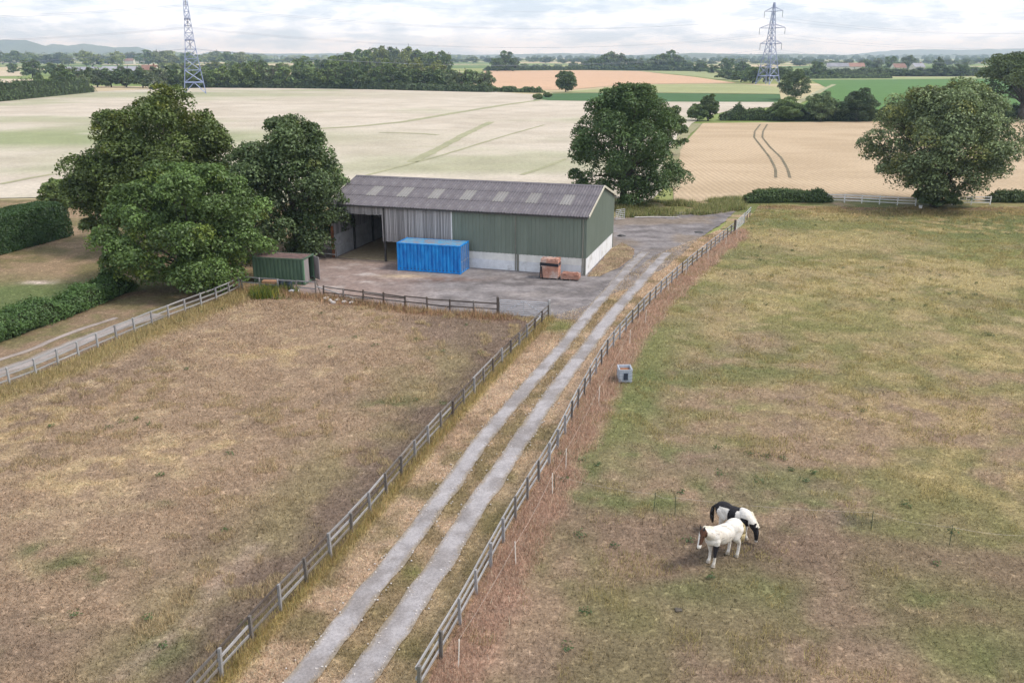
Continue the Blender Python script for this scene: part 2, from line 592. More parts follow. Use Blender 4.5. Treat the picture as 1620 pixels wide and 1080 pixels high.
def col_right(x, y):
    n1, n2, n3 = fbm(x, y, 8, 4, 4), fbm(x, y, 2.6, 4, 5), fbm(x, y, 1.0, 3, 6)
    far = sstep(42, 72, y)
    c = lerp((0.205, 0.155, 0.105), (0.255, 0.218, 0.110), far)
    c = lerp(c, (0.128, 0.128, 0.056), sstep(0.44, 0.58, 0.5 * n1 + 0.5 * n2) * 0.9)
    c = lerp(c, (0.14, 0.148, 0.055), far * sstep(0.5, 0.64, n1) * 0.7)
    c = lerp(c, BROWN, sstep(0.5, 0.66, fbm(x, y, 5, 4, 8)) * 0.7 * (1 - 0.6 * far))
    c = lerp(c, STRAW, sstep(0.55, 0.74, n2 * .5 + n3 * .5) * (0.35 + 0.3 * far))
    # yellow long grass, right and far side
    for p, r, a in (((1450, 650), 4.5, .75), ((1560, 560), 5, .6), ((1300, 380), 8, .6), ((1420, 345), 7, .6), ((1180, 640), 3, .45), ((1550, 760), 3, .7), ((1280, 470), 6, .5)):
        c = lerp(c, (0.29, 0.235, 0.115), np.clip(blob(x, y, p, r, 1.4) * sstep(.36, .62, n3 * .5 + n2 * .5) * a, 0, .6))
    # grazed bare ground on the near side of the electric fence
    x0 = x; ys = np.interp(x0, [p[0] for p in EL_FENCE], [p[1] for p in EL_FENCE])
    below = ys - y
    bare = sstep(-0.4, 0.9, below + (n2 - .5) * 2.0) * sstep(7.5, 2.0, below + (n1 - .5) * 5)
    c = lerp(c, (0.155, 0.115, 0.083), bare * 0.78 * sstep(-4, 3, x))
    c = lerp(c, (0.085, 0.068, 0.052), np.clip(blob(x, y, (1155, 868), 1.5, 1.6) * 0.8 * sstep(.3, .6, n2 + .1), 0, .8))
    low = sstep(2.0, 6.5, below)
    c = lerp(c, (0.130, 0.115, 0.062), low * sstep(0.42, 0.6, n1 * .6 + n2 * .4) * 0.65)
    dr = dpoly(x, y, RFD)
    c = lerp(c, (0.120, 0.135, 0.052), sstep(5.6, 2.6, dr + (n2 - .5) * 3.4) * sstep(34, 40, y + (n1 - .5) * 10) * sstep(66, 58, y) * 0.85)
    c = lerp(c, (0.27, 0.185, 0.138), sstep(2.0, 1.2, dr + (n2 - .5) * 1.2) * 0.85)
    for p, r, a in (((1045, 600), 2.2, .9), ((1000, 640), 1.6, .8), ((1045, 715), 1.6, .9), ((935, 745), 1.1, .9), ((950, 720), 1.0, .8), ((1285, 815), 1.6, .95), ((1360, 812), 1.3, .7),
                    ((1110, 775), 1.4, .7), ((1240, 760), 1.6, .6), ((1190, 578), 2.2, .8), ((1170, 640), 1.5, .6), ((1540, 362), 9, .95), ((1590, 350), 8, .95), ((1240, 355), 5, .7), ((1040, 790), 1.2, .85), ((980, 795), .8, .8),
                    ((1460, 405), 4, .6), ((1100, 460), 2.4, .6), ((1165, 405), 4, .6), ((925, 785), .7, .8), ((1240, 930), 1.4, .6), ((1490, 950), 1.2, .75), ((1560, 1040), 1.5, .6), ((1090, 930), 1.0, .5)):
        c = lerp(c, (0.100, 0.120, 0.048), np.clip(blob(x, y, p, r, 1.5) * sstep(.38, .60, n3 * .6 + n2 * .4) * a * 1.1, 0, .75))
    c = lerp(c, (0.075, 0.063, 0.055), np.clip(blob(x, y, (1342, 823), .45, 2.0) * 1.0, 0, .8))
    dh = dpoly(x, y, [G(1180, 324), G(1445, 328), G(1640, 326)])
    c = lerp(c, (0.19, 0.125, 0.085), sstep(5, 1.5, dh + (n1 - .5) * 4) * 0.7)
    return c


def col_verge(x, y):
    n1, n2, n3 = fbm(x, y, 5, 4, 11), fbm(x, y, 1.6, 4, 12), fbm(x, y, .7, 3, 13)
    c = lerp((0.30, 0.228, 0.160), (0.225, 0.168, 0.115), sstep(.42, .62, n2))
    c = lerp(c, (0.13, 0.118, 0.055), sstep(.48, .66, n1 * .4 + n2 * .6) * .7)
    d1, d2 = dpoly(x, y, RLD), dpoly(x, y, RRD)
    mid = sstep(1.7, .8, d1) * sstep(1.9, .9, d2)
    c = lerp(c, (0.15, 0.122, 0.065), mid * .75 * sstep(.3, .55, n2 + .1))
    dr = dpoly(x, y, RFD)
    c = lerp(c, (0.125, 0.112, 0.05), sstep(2.2, .9, dr + (n2 - .5)) * .6 * sstep(45, 30, y))
    c = lerp(c, (0.24, 0.15, 0.10), sstep(.5, .1, dr) * .6)
    dl = dpoly(x, y, LFD)
    c = lerp(c, (0.22, 0.19, 0.065), sstep(.7, .2, dl + (n2 - .5) * .6) * .8)
    c = lerp(c, (0.10, 0.118, 0.035), np.clip(blob(x, y, (885, 515), 1.6, .8) + blob(x, y, (655, 905), .5) * .6, 0, .8))
    c = lerp(c, STRAW, sstep(.6, .8, n3) * .5)
    return c


def col_rut(x, y):
    n = fbm(x, y, 1.6, 4, 14)
    return lerp((0.285, 0.268, 0.268), (0.205, 0.188, 0.182), sstep(.42, .66, n))


def col_yard(x, y):
    n1, n2 = fbm(x, y, 6, 4, 15), fbm(x, y * 2.2, 2.0, 4, 16)
    c = lerp((0.195, 0.178, 0.174), (0.120, 0.108, 0.106), sstep(.40, .62, n2))
    left = sstep(-4, -13, x + (n1 - .5) * 8)
    c = lerp(c, (0.235, 0.170, 0.142), left * .7)
    c = lerp(c, (0.37, 0.33, 0.305), sstep(.56, .70, n2 * .6 + n1 * .4) * (.35 + .4 * left))
    c = lerp(c, (0.40, 0.31, 0.20), np.clip(blob(x, y, (598, 405), 2.0, 1.6) + blob(x, y, (640, 437), .7, 3) * .8, 0, .85) * sstep(.3, .55, n2 + .1))
    c = lerp(c, (0.15, 0.085, 0.06), np.clip(blob(x, y, (690, 442), .8, 5), 0, .6) * sstep(.4, .6, n2))
    c = lerp(c, (0.10, 0.09, 0.088), np.clip(blob(x, y, (800, 450), 1.5, 4), 0, .6) * sstep(.4, .6, n2))
    c = lerp(c, (0.17, 0.13, 0.09), sstep(82, 92, y) * sstep(.5, .62, n1) * .6)
    return c


def col_lane(x, y):
    n1, n2 = fbm(x, y, 4, 4, 17), fbm(x, y, 1.1, 4, 18)
    return lerp((0.19, 0.140, 0.094), (0.125, 0.120, 0.055), sstep(.45, .62, n1 * .5 + n2 * .5) * .8)


def col_lawn(x, y):
    n1, n2 = fbm(x, y, 6, 4, 19), fbm(x, y, 1.5, 4, 20)
    c = lerp((0.21, 0.158, 0.098), (0.13, 0.115, 0.055), sstep(.42, .62, n1 * .5 + n2 * .5))
    g = sstep(77, 70, y + (n1 - .5) * 7) * sstep(-27, -33, x + (n2 - .5) * 6)
    c = lerp(c, (0.075, 0.115, 0.038), g * .85)
    return lerp(c, (0.42, 0.36, 0.31), np.clip(blob(x, y, (62, 446), .55, 2.0) * 1.5, 0, 1) * sstep(.3, .5, n2 + .1))


# the sheet that reaches the horizon: a patchwork of far fields
t = NT('far_fields')
p = t.pos('Position')
vo = t.new('ShaderNodeTexVoronoi'); vo.inputs['Scale'].default_value = 0.0042; vo.inputs['Randomness'].default_value = 0.85
t.l.new(p, vo.inputs['Vector'])
sx = t.new('ShaderNodeSeparateColor'); t.l.new(vo.outputs['Color'], sx.inputs[0])
cr = t.new('ShaderNodeValToRGB')
cr.color_ramp.interpolation = 'CONSTANT'
for i, (pp, cc) in enumerate(((0, (.15, .20, .06)), (.22, (.38, .32, .19)), (.38, (.17, .21, .065)), (.55, (.10, .15, .045)), (.68, (.23, .25, .09)), (.82, (.42, .34, .22)))):
    e = cr.color_ramp.elements[0] if i == 0 else cr.color_ramp.elements.new(pp)
    e.position = pp; e.color = (*cc, 1)
cr.color_ramp.elements[-1].position
t.l.new(sx.outputs[0], cr.inputs[0])
t.done(t.mul(cr.outputs[0], t.rng(t.noise(p, 0.03, 6), .3, .7, .85, 1.15)), .95, 0, .1)
m = MB()
S_ = 13900
ring = [-S_, -3000, -1000, -300, 300, 1000, 3000, S_]
for i in range(7):
    for j in range(7):
        m.add([(ring[i], ring[j], -.08), (ring[i + 1], ring[j], -.08), (ring[i + 1], ring[j + 1], -.08), (ring[i], ring[j + 1], -.08)], [(0, 1, 2, 3)])
kind(ob('ground', m.mesh('ground', 'far_fields')), 'structure', 'patchwork of far fields reaching to the horizon')

L_ = list
left_poly = L_(LF) + [np.array([-11, 17.]), np.array([-30, 17.]), np.array([-33, 44.])] + L_(WF) + [YARD_FENCE[1], YARD_FENCE[2], YARD_FENCE[3], GATE_A]
sheet('grass_paddock', left_poly, 0.5, 0.0, col_left, 'turf', 'dry brown paddock left of the farm track', bumpy=.05)
verge_poly = L_(LF[::-1]) + [np.array([6., 66.]), np.array([14., 84.]), np.array([23.5, 97.5])] + L_(RF)
sheet('track_verge', verge_poly, 0.4, 0.0, col_verge, 'turf', 'dry grass verge around the two wheel tracks', bumpy=.04)
PAD_FAR = [G(1181, 352), G(1200, 326), G(1320, 327), G(1450, 330), G(1640, 327), np.array([95., 112.])]
right_poly = L_(RF[::-1]) + PAD_FAR + [np.array([75., 60.]), np.array([42., 17.]), np.array([5., 17.])]
sheet('horse_paddock', right_poly, 0.55, 0.0, col_right, 'turf', 'patchy green and brown paddock with two horses', bumpy=.05)
yard_px = [(470, 462), (500, 470), (640, 488), (715, 496), (790, 500), (868, 505), (915, 505), (960, 470), (1000, 455), (1045, 427), (1082, 400), (1112, 372), (1150, 348), (1165, 334),
           (1100, 334), (985, 342), (940, 348), (800, 335), (540, 362), (500, 385), (488, 420), (455, 440)]
sheet('yard', [G(*q) for q in yard_px], 0.6, 0.02, col_yard, 'dirt_yard', 'bare grey gravel yard in front of the barn', rag=.35, bumpy=.03)
sheet('dry_grass_bank', [G(*q) for q in ((929, 438), (968, 393), (984, 384), (1003, 395), (1001, 408), (978, 424), (950, 437))], 0.45, 0.05,
      lambda x, y: lerp((0.29, 0.235, 0.15), (0.22, 0.16, 0.115), sstep(.4, .6, fbm(x, y, 1.2, 4, 21))), 'turf', 'tuft of dry grass beside the barn gable', rag=.2, bumpy=.06)
lane_poly = L_(WF[::-1]) + [np.array([-33., 44.]), np.array([-46., 48.]), G(-40, 552), G(60, 517), G(190, 466), G(300, 445)]
sheet('lane_verge', lane_poly, 0.6, 0.0, col_lane, 'turf', 'grassy lane between the low hedge and pale fence')
lawn_poly = [G(300, 445), G(190, 466), G(60, 517), G(-40, 552), np.array([-75., 55.]), np.array([-80., 118.]), np.array([-35., 122.]), np.array([-14., 104.]), np.array([-17.2, 83.]), G(505, 395), G(455, 440), G(383, 456)]
sheet('lawn', lawn_poly, 0.8, -0.01, col_lawn, 'turf', 'rough lawn between the tall hedge and the trees')


def ribbon(name, line, w, z, colfn, mat, label, edge=.12, step=.4, wob=.0, cols_n=7, parent=None, k='structure', edgecol=None):
    q = np.array(resample(L_(line), step))
    d = np.gradient(q, axis=0); d /= np.linalg.norm(d, axis=1, keepdims=True)
    nrm = np.stack([d[:, 1], -d[:, 0]], 1)
    ts = np.linspace(-1, 1, cols_n)
    v, cc = [], []
    ww = w / 2 * (1 + (fbm(np.arange(len(q)) * step, np.zeros(len(q)), 1.6, 5, 31) - .5) * 2 * edge)
    ww2 = w / 2 * (1 + (fbm(np.arange(len(q)) * step, np.ones(len(q)) * 50, 1.6, 5, 32) - .5) * 2 * edge)
    for ti in ts:
        hw = np.where(ti < 0, ww, ww2)
        v.append(q + nrm * (ti * hw)[:, None])
    v = np.stack(v, 1).reshape(-1, 2)
    n, c = len(q), cols_n
    idx = np.arange(n * c).reshape(n, c)
    f = np.stack([idx[:-1, :-1], idx[:-1, 1:], idx[1:, 1:], idx[1:, :-1]], -1).reshape(-1, 4)
    zz = z + (fbm(v[:, 0], v[:, 1], 3.0, 3, 9) - .5) * wob
    cc = colfn(v[:, 0], v[:, 1])
    if edgecol is not None:
        tt = np.tile(np.abs(ts), n)
        cc = lerp(cc, np.asarray(edgecol), sstep(.55, 1.0, tt + (fbm(v[:, 0], v[:, 1], .7, 3, 33) - .5) * .7) * .8)
    o = ob(name, np_mesh(name, np.column_stack([v, zz]), f, mat, cc), parent)
    return kind(o, k, label)


ribbon('track', RUT_L, 0.92, .045, col_rut, 'gravel', 'left pale grey gravel wheel track of the farm track', .26, .12, .0, 13, edgecol=(.20, .165, .12))
ribbon('track', RUT_R, 1.0, .045, col_rut, 'gravel', 'right pale grey gravel wheel track of the farm track', .26, .12, .0, 13, edgecol=(.20, .165, .12))
lane_l = smooth_line([G(-60, 612), G(0, 587), G(50, 573), G(92, 553), G(133, 537), G(167, 525), G(208, 511), G(262, 493)], .6, 6)
ribbon('lane_track', lane_l, 1.5, .02, lambda x, y: lerp((0.29, 0.262, 0.25), (0.20, 0.172, 0.15), fbm(x, y, 1.2, 4, 22)), 'gravel', 'broad pale gravel rut of the lane beside the pale fence', .35, .4, 0, 9, edgecol=(.16, .125, .085))
lane_r = smooth_line([G(-60, 590), G(0, 568), G(50, 554), G(75, 541), G(117, 524), G(158, 511), G(197, 499)], .6, 6)
ribbon('lane_track', lane_r, .55, .02, lambda x, y: lerp((0.31, 0.27, 0.25), (0.22, 0.18, 0.15), fbm(x, y, 1.2, 4, 22)), 'gravel', 'narrow faint gravel rut of the lane nearer the hedge', .5, .4, 0, 7, edgecol=(.16, .125, .085))


# ---- crop fields
def col_wheat1(x, y):
    n1, n2 = fbm(x, y * 1.6, 60, 4, 41), fbm(x * .8, y * 1.1, 13, 4, 42)
    c = lerp((0.47, 0.412, 0.338), (0.41, 0.355, 0.285), sstep(.35, .7, n2))
    gr = (0.235, 0.258, 0.135)
    c = lerp(c, gr, sstep(.54, .74, n1) * .55)
    a = G(70, 218)
    c = lerp(c, gr, np.clip(np.exp(-((x - a[0]) / 62) ** 2 - ((y - a[1]) / 22) ** 2) * 1.4, 0, .95) * sstep(.3, .5, n2 + .15))
    a = G(220, 150)
    c = lerp(c, gr, np.clip(np.exp(-((x - a[0]) / 90) ** 2 - ((y - a[1]) / 30) ** 2), 0, .6))
    a = G(690, 293)
    c = lerp(c, gr, np.clip(np.exp(-((x - a[0]) / 12) ** 2 - ((y - a[1]) / 3) ** 2), 0, .6))
    return c


def col_wheat2(x, y):
    n2 = fbm(x * .7, y * 1.8, 12, 4, 44)
    c = lerp((0.44, 0.335, 0.225), (0.385, 0.29, 0.19), sstep(.35, .7, n2))
    return c


def flat(c1, c2, s):
    return lambda x, y: lerp(c1, c2, fbm(x * .6, y * 1.6, s, 4, 45))


PX = lambda L: [G(*q) for q in L]
sheet('wheat_field', PX([(-260, 318), (110, 312), (300, 330), (540, 318), (900, 306), (1030, 318), (1052, 296), (1052, 250), (1094, 196), (1112, 186), (1150, 176), (1238, 168), (1236, 161), (1000, 160.5),
                         (845, 158.5), (868, 151), (780, 145.5), (550, 139.5), (330, 138), (140, 145), (0, 159), (-260, 180)]), 4.0, .03, col_wheat1, 'crop', 'large pale wheat field behind the barn')
sheet('wheat_field', PX([(1066, 322), (1180, 313), (1640, 316), (1760, 316), (1760, 186), (1400, 192), (1112, 195), (1075, 236), (1064, 262)]), 1.5, .03, col_wheat2, 'crop_rows', 'golden wheat field behind the right paddock hedge')
sheet('crop_field', PX([(843, 159), (1000, 161), (1236, 161.8), (1234, 149.5), (1000, 147), (868, 148.2)]), 6, .06, flat((.050, .105, .040), (.065, .125, .045), 20), 'crop', 'strip of dark green crop beyond the pale wheat')
sheet('crop_field', PX([(1234, 149), (1232, 138), (1165, 132.5), (1000, 134), (960, 140), (868, 147.5), (1000, 146.4)]), 8, .06, flat((.24, .26, .12), (.31, .31, .16), 30), 'crop', 'pale green field strip in front of the right pylon')
sheet('crop_field', PX([(765, 112.5), (930, 111.5), (1010, 113), (1090, 121), (1166, 131.5), (1000, 133.4), (900, 142), (776, 143.5)]), 10, .06, flat((.50, .33, .215), (.44, .29, .19), 40), 'crop', 'reddish tan field beyond the wheat in the centre')
sheet('crop_field', PX([(990, 112), (1110, 113), (1160, 118), (1170, 130), (1092, 120.4), (1012, 112.6)]), 10, .10, flat((.22, .25, .11), (.27, .28, .14), 40), 'crop', 'pale green wedge on top of the tan field')
sheet('crop_field', PX([(1283, 127), (1540, 125), (1720, 124), (1760, 178), (1560, 176), (1390, 182), (1255, 176), (1310, 140)]), 8, .06, flat((.075, .150, .042), (.095, .175, .052), 25), 'crop', 'bright green crop field on the right')
sheet('crop_field', PX([(1283, 123), (1540, 121.5), (1720, 121), (1720, 123.8), (1540, 124.6), (1283, 126.6)]), 12, .06, flat((.24, .29, .13), (.28, .31, .15), 40), 'crop', 'pale green margin above the bright green crop')
sheet('crop_field', PX([(-60, 140), (-60, 124), (70, 126), (80, 134), (40, 138)]), 10, .06, flat((.50, .42, .32), (.45, .37, .28), 40), 'crop', 'pale stubble field at the left edge of the wheat')
sheet('crop_field', PX([(-60, 122), (-60, 111), (30, 112), (42, 120)]), 10, .06, flat((.48, .40, .29), (.42, .35, .25), 40), 'crop', 'small pale field at far left beyond the stubble')

trk = mat_plain('crop_gap', (0.085, 0.085, 0.05), (0.14, 0.13, 0.075), .6, .95, coords='Position', rand=0)
dk = lambda x, y: lerp((0.12, 0.105, 0.07), (0.19, 0.16, 0.11), fbm(x, y, 3, 3, 50))
gk = lambda x, y: lerp((0.26, 0.265, 0.16), (0.33, 0.31, 0.20), fbm(x, y, 9, 3, 51))
sm = lambda L, s=1.5, it=4: smooth_line(PX(L), s, it)
ribbon('tramline', sm([(1203, 197), (1194, 208), (1193, 218), (1205, 233), (1218, 250), (1227, 268), (1227, 284)]), .46, .06, dk, 'crop', 'left dark tramline winding through the golden wheat', .4, 1.0, 0, 3)
ribbon('tramline', sm([(1214, 197), (1207, 208), (1206, 218), (1218, 233), (1236, 250), (1246, 268), (1250, 284)]), .46, .06, dk, 'crop', 'right dark tramline winding through the golden wheat', .4, 1.0, 0, 3)
for pts, w, lab in (([(420, 208), (500, 204), (560, 201), (640, 193), (720, 179), (800, 166), (866, 157)], 3.2, 'long green line running to the far tip of the pale wheat'),
                    ([(650, 257), (690, 238), (735, 213), (780, 192)], 2.2, 'green streak climbing the middle of the pale wheat'),
                    ([(575, 279), (690, 249), (800, 215), (868, 196)], .8, 'thin tramline across the pale wheat'),
                    ([(825, 277), (870, 262), (905, 248)], 1.0, 'short green tramline beside the centre oak'),
                    ([(0, 292), (50, 281), (110, 272)], 1.2, 'faint tramline in the near left of the pale wheat'),
                    ([(600, 210), (660, 211), (705, 215)], 1.6, 'short weedy streak in the pale wheat')):
    ribbon('tramline', sm(pts, 3, 3), w, .07, gk, 'crop', lab, .5, 2.5, 0, 3)
ribbon('field_path', sm([(1104, 196), (1082, 214), (1068, 236), (1060, 262), (1062, 300)], 1.5), 2.6, .065, lambda x, y: lerp((0.30, 0.26, 0.17), (0.20, 0.20, 0.10), fbm(x, y, 3, 3, 53)), 'crop', 'grassy path between the two wheat fields', .4, 1.5)
ribbon('field_path', sm([(1320, 134), (1302, 142), (1282, 152), (1256, 166), (1236, 178)], 3), 3.0, .11, lambda x, y: lerp((0.36, 0.33, 0.24), (0.25, 0.26, 0.13), fbm(x, y, 6, 3, 53)), 'crop', 'pale path curving beside the bright green crop', .4, 3)

# ================================================================== BUILDINGS AND YARD THINGS
mat_plain('roof_sheet', (0.108, 0.098, 0.110), (0.155, 0.143, 0.155), 2.2, .95, coords='Object', rand=.035, dirt=(.205, .192, .19), dirt_lo=.56, dirt_hi=.76, bump=.15)
mat_plain('roof_light', (0.165, 0.158, 0.155), (0.215, 0.205, 0.195), 2.5, .6, rand=.1)
mat_plain('green_sheet', (0.155, 0.188, 0.155), (0.185, 0.218, 0.182), 1.3, .55, coords='Object', rand=.03, stretch=(1, 1, .3), spec=.35)
mat_plain('white_block', (0.58, 0.59, 0.61), (0.74, 0.75, 0.77), 1.8, .85, coords='Object', rand=.04, dirt=(.36, .34, .31), dirt_lo=.54, dirt_hi=.74)
mat_plain('white_ribbed', (0.62, 0.61, 0.58), (0.78, 0.77, 0.73), 1.8, .7, coords='Object', rand=.05)
mat_plain('flashing', (0.40, 0.37, 0.30), (0.58, 0.55, 0.46), 4, .8, rand=.1, dirt=(.38, .25, .12))
mat_plain('corner_trim', (0.15, 0.155, 0.13), (0.22, 0.21, 0.18), 3, .7, rand=0)
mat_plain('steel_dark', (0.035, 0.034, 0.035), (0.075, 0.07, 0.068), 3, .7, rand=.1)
mat_plain('rust_steel', (0.16, 0.055, 0.025), (0.30, 0.115, 0.05), 3, .85, rand=.1)
mat_plain('concrete_panel', (0.30, 0.30, 0.31), (0.44, 0.44, 0.45), 2, .9, rand=.07, dirt=(.22, .21, .20))
mat_plain('straw_floor', (0.30, 0.23, 0.14), (0.44, 0.35, 0.23), 2.5, .95, bump=.5, rand=0)

BL, BW, BH, BA = 25.0, 12.6, 5.32, 7.02
barn = thing('barn', 'long farm barn with grey corrugated roof and green cladding over white base', 'barn', (6.52, 75.72, 0), -0.298)


def prof(w, pitch, top, depth):
    xs, x = [], 0.0
    while x < w - 1e-6:
        for a, d in ((0, 0), (pitch * .42, 0), (pitch * .52, depth), (pitch * .52 + top, depth), (pitch * .62 + top, 0)):
            if x + a < w:
                xs.append((x + a, d))
        x += pitch
    xs.append((w, 0))
    return xs


def ribbed_sheet(name, x0, w, zb, zt, mat, face='front', pitch=.35, depth=.06, side=0.0):
    """vertical profiled sheet; front sheets run along local x at y=side, gable sheets along local y at x=side"""
    m = MB(); vs = []
    for a, d in prof(w, pitch, pitch * .2, depth):
        t = x0 + a
        for z in (zb, zt(t)):
            vs.append((t, side - d, z) if face == 'front' else (side + d, t, z))
    n = len(vs) // 2
    fs = [(2 * i, 2 * i + 2, 2 * i + 3, 2 * i + 1) for i in range(n - 1)]
    m.add(vs, fs)
    return ob(name, m.mesh(name, mat), barn)


BASE_H = 1.62
x = -12.6
while x < -0.05:
    w = min(1.05, -0.0 - x)
    ribbed_sheet('cladding_sheet', x + .004, w - .008, BASE_H - .05, lambda t: BH - .02, 'green_sheet', 'front', side=-.04)
    x += 1.05
gz = lambda t: BH + (BA - BH) * (1 - abs(t - BW / 2) / (BW / 2)) - .03
y = 0.0
while y < BW - .05:
    ribbed_sheet('cladding_sheet', y + .004, 1.042, BASE_H - .05, gz, 'green_sheet', 'gable', side=.04)
    y += 1.05
# lower walls: smooth white blocks with a ribbed strip above, one panel to a bay
for a, b in ((-6.2, -.12), (-12.6, -6.3), (-17.6, -12.7)):
    ob('base_wall', MB().box(((a + b) / 2, .06, .45), (b - a, .16, .92)).mesh('base_wall', 'white_block'), barn)
    ribbed_sheet('ribbed_panel', a, b - a, .91, lambda t: BASE_H - .04, 'white_ribbed', 'front', .13, .025, side=-.015)
for a, b in ((.12, 6.25), (6.35, 12.5)):
    ob('base_wall', MB().box((-.06, (a + b) / 2, .80), (.16, b - a, 1.62)).mesh('base_wall', 'white_block'), barn)
# stanchions
for px_ in (-.06, -6.25, -12.65, -19.4):
    ob('stanchion', MB().box((px_, -.05 if px_ > -19 else .0, BH / 2 if px_ < -19 else .8), (.17, .14, BH if px_ < -19 else 1.6)).mesh('stanchion', 'corner_trim' if px_ > -13 else 'steel_dark'), barn)
ob('stanchion', MB().box((-BL + .08, .0, 1.55), (.2, .2, 3.1)).mesh('stanchion', 'rust_steel'), barn)['label'] = 'rusty orange post at the open end of the barn'
ob('corner_flashing', MB().box((.035, -.035, (BASE_H + BH) / 2), (.1, .1, BH - BASE_H)).mesh('corner_flashing', 'green_sheet'), barn)
ob('stanchion', MB().box((.03, BW - .05, BH / 2), (.12, .14, BH)).mesh('stanchion', 'corner_trim'), barn)
# weathered boards: deep ones over the third bay, a short valance over the open bay
x = -12.62
k = 0
bm_ = MB().box((0, 0, -.5), (.128, .022, 1)).mesh('board', 'board_wood')
while x > -BL:
    zt = BH - .06
    deep = x > -19.5
    zb = (1.95 + random.uniform(-.03, .04)) if deep else (4.42 + random.uniform(-.05, .05))
    if deep and x > -17.5:
        zb = 1.62
    o = ob('board', bm_, barn, (x - .07, -.03 - random.uniform(0, .018), zt), (0, random.uniform(-.004, .004), 0), (random.uniform(.93, 1.05), 1, zt - zb))
    x -= .152
ob('edge_board', MB().box((-12.6, -.06, (BH + 1.6) / 2), (.09, .05, BH - 1.7)).mesh('edge_board', 'fence_white'), barn)
# end wall of the open bay and the back wall, seen from inside
for i in range(6):
    ob('wall_panel', MB().box((-BL + .1, 1.05 + 2.08 * i, .55), (.12, 2.06, 1.06)).mesh('wall_panel', 'concrete_panel'), barn)
    ob('wall_panel', MB().box((-BL + .1, 1.05 + 2.08 * i, 1.64), (.12, 2.06, 1.06)).mesh('wall_panel', 'concrete_panel'), barn)
gb = MB()
y = .02
while y < BW - .1:
    zt = gz(y + .07)
    ob('board', bm_, barn, (-BL - .02, y + .07, zt), (0, 0, math.pi / 2), (random.uniform(.95, 1.1), 1, zt - 2.1))
    y += .152
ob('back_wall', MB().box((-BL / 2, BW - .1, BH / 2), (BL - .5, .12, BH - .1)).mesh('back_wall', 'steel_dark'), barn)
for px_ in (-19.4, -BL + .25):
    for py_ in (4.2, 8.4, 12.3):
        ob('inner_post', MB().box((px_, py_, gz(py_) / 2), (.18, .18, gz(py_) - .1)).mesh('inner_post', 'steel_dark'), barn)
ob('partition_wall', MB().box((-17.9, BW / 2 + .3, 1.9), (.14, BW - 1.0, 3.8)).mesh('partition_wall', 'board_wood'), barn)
fl = ob('straw_floor', MB().box((-21.2, 6.2, .035), (6.6, 12, .05)).mesh('straw_floor', 'straw_floor'), barn)
# roof: single corrugated sheets, three courses to a slope
SL = math.hypot(BW / 2 + .28, (BA - BH) * (BW / 2 + .28) / (BW / 2))
SLOPE = math.atan2(BA - BH, BW / 2)
CW, CLN = 1.06, SL / 3 + .12


def corr_sheet(name, mat):
    m = MB(); vs = []
    n = 4 * 6
    for i in range(n + 1):
        xx = -CW / 2 - .03 + (CW + .06) * i / n
        zz = .045 * math.cos(2 * math.pi * 4 * i / n)
        vs += [(xx, -CLN / 2, zz), (xx, CLN / 2, zz)]
    m.add(vs, [(2 * i, 2 * i + 2, 2 * i + 3, 2 * i + 1) for i in range(n)])
    return m.mesh(name, mat, True)


cs, cl_ = corr_sheet('roof_sheet', 'roof_sheet'), corr_sheet('roof_light', 'roof_light')
NC = int(round((BL + .5) / CW))
cw_eff = (BL + .5) / NC
lights = {2, 5, 8, 11, 14, 17, 20}
for side in (0, 1):
    for c in range(NC):
        xx = .25 - cw_eff * (c + .5)
        for r in range(3):
            s_ = (r + .5) * SL / 3
            yy = -.28 + s_ * math.cos(SLOPE); zz = BH - .28 * math.tan(SLOPE) + s_ * math.sin(SLOPE) + .07 + .018 * (2 - r) * 0 + (.012 if c % 2 else 0)
            tilt = SLOPE - .008
            lt = (c in lights and r == 1)
            if side:
                yy = BW - yy; tilt = -tilt
            ob('roof_light' if lt else 'roof_sheet', cl_ if lt else cs, barn, (xx, yy, zz + (.008 if lt else 0) + .016 * r), (tilt, random.uniform(-.002, .002), 0))
ob('ridge_cap', MB().add([(.3, BW / 2 - .28, BA + .06), (.3, BW / 2, BA + .16), (.3, BW / 2 + .28, BA + .06), (-BL - .3, BW / 2 - .28, BA + .06), (-BL - .3, BW / 2, BA + .16), (-BL - .3, BW / 2 + .28, BA + .06)],
                         [(0, 3, 4, 1), (1, 4, 5, 2)]).mesh('ridge_cap', 'roof_sheet'), barn)
for s in (-1, 1):
    yc = BW / 2 + s * (BW / 4 + .14)
    zc = (BH + BA) / 2 - .03
    for xe in (.28, -BL - .27):
        ob('barge_board', MB().box((xe, yc, zc + .06), (.07, SL, .2), Matrix.Rotation(-s * SLOPE, 3, 'X')).mesh('barge_board', 'flashing'), barn)
ob('gutter', MB().box((-BL / 2, -.30, BH - .10), (BL + .3, .13, .13)).mesh('gutter', 'steel_dark'), barn)
ob('gutter', MB().box((-BL / 2, BW + .30, BH - .10), (BL + .3, .13, .13)).mesh('gutter', 'steel_dark'), barn)
for xx in (-.25, -6.45):
    ob('downpipe', MB().tube((xx, -.16, .1), (xx, -.16, BH - .15), .05, n=8).mesh('downpipe', 'corner_trim'), barn)
for xx in (-6.25, -12.65, -19.4):
    for s in (-1, 1):
        ob('rafter', MB().box((xx, BW / 2 + s * BW / 4, (BH + BA) / 2 - .25), (.14, BW / 2 / math.cos(SLOPE) - .3, .28), Matrix.Rotation(-s * SLOPE, 3, 'X')).mesh('rafter', 'steel_dark'), barn)


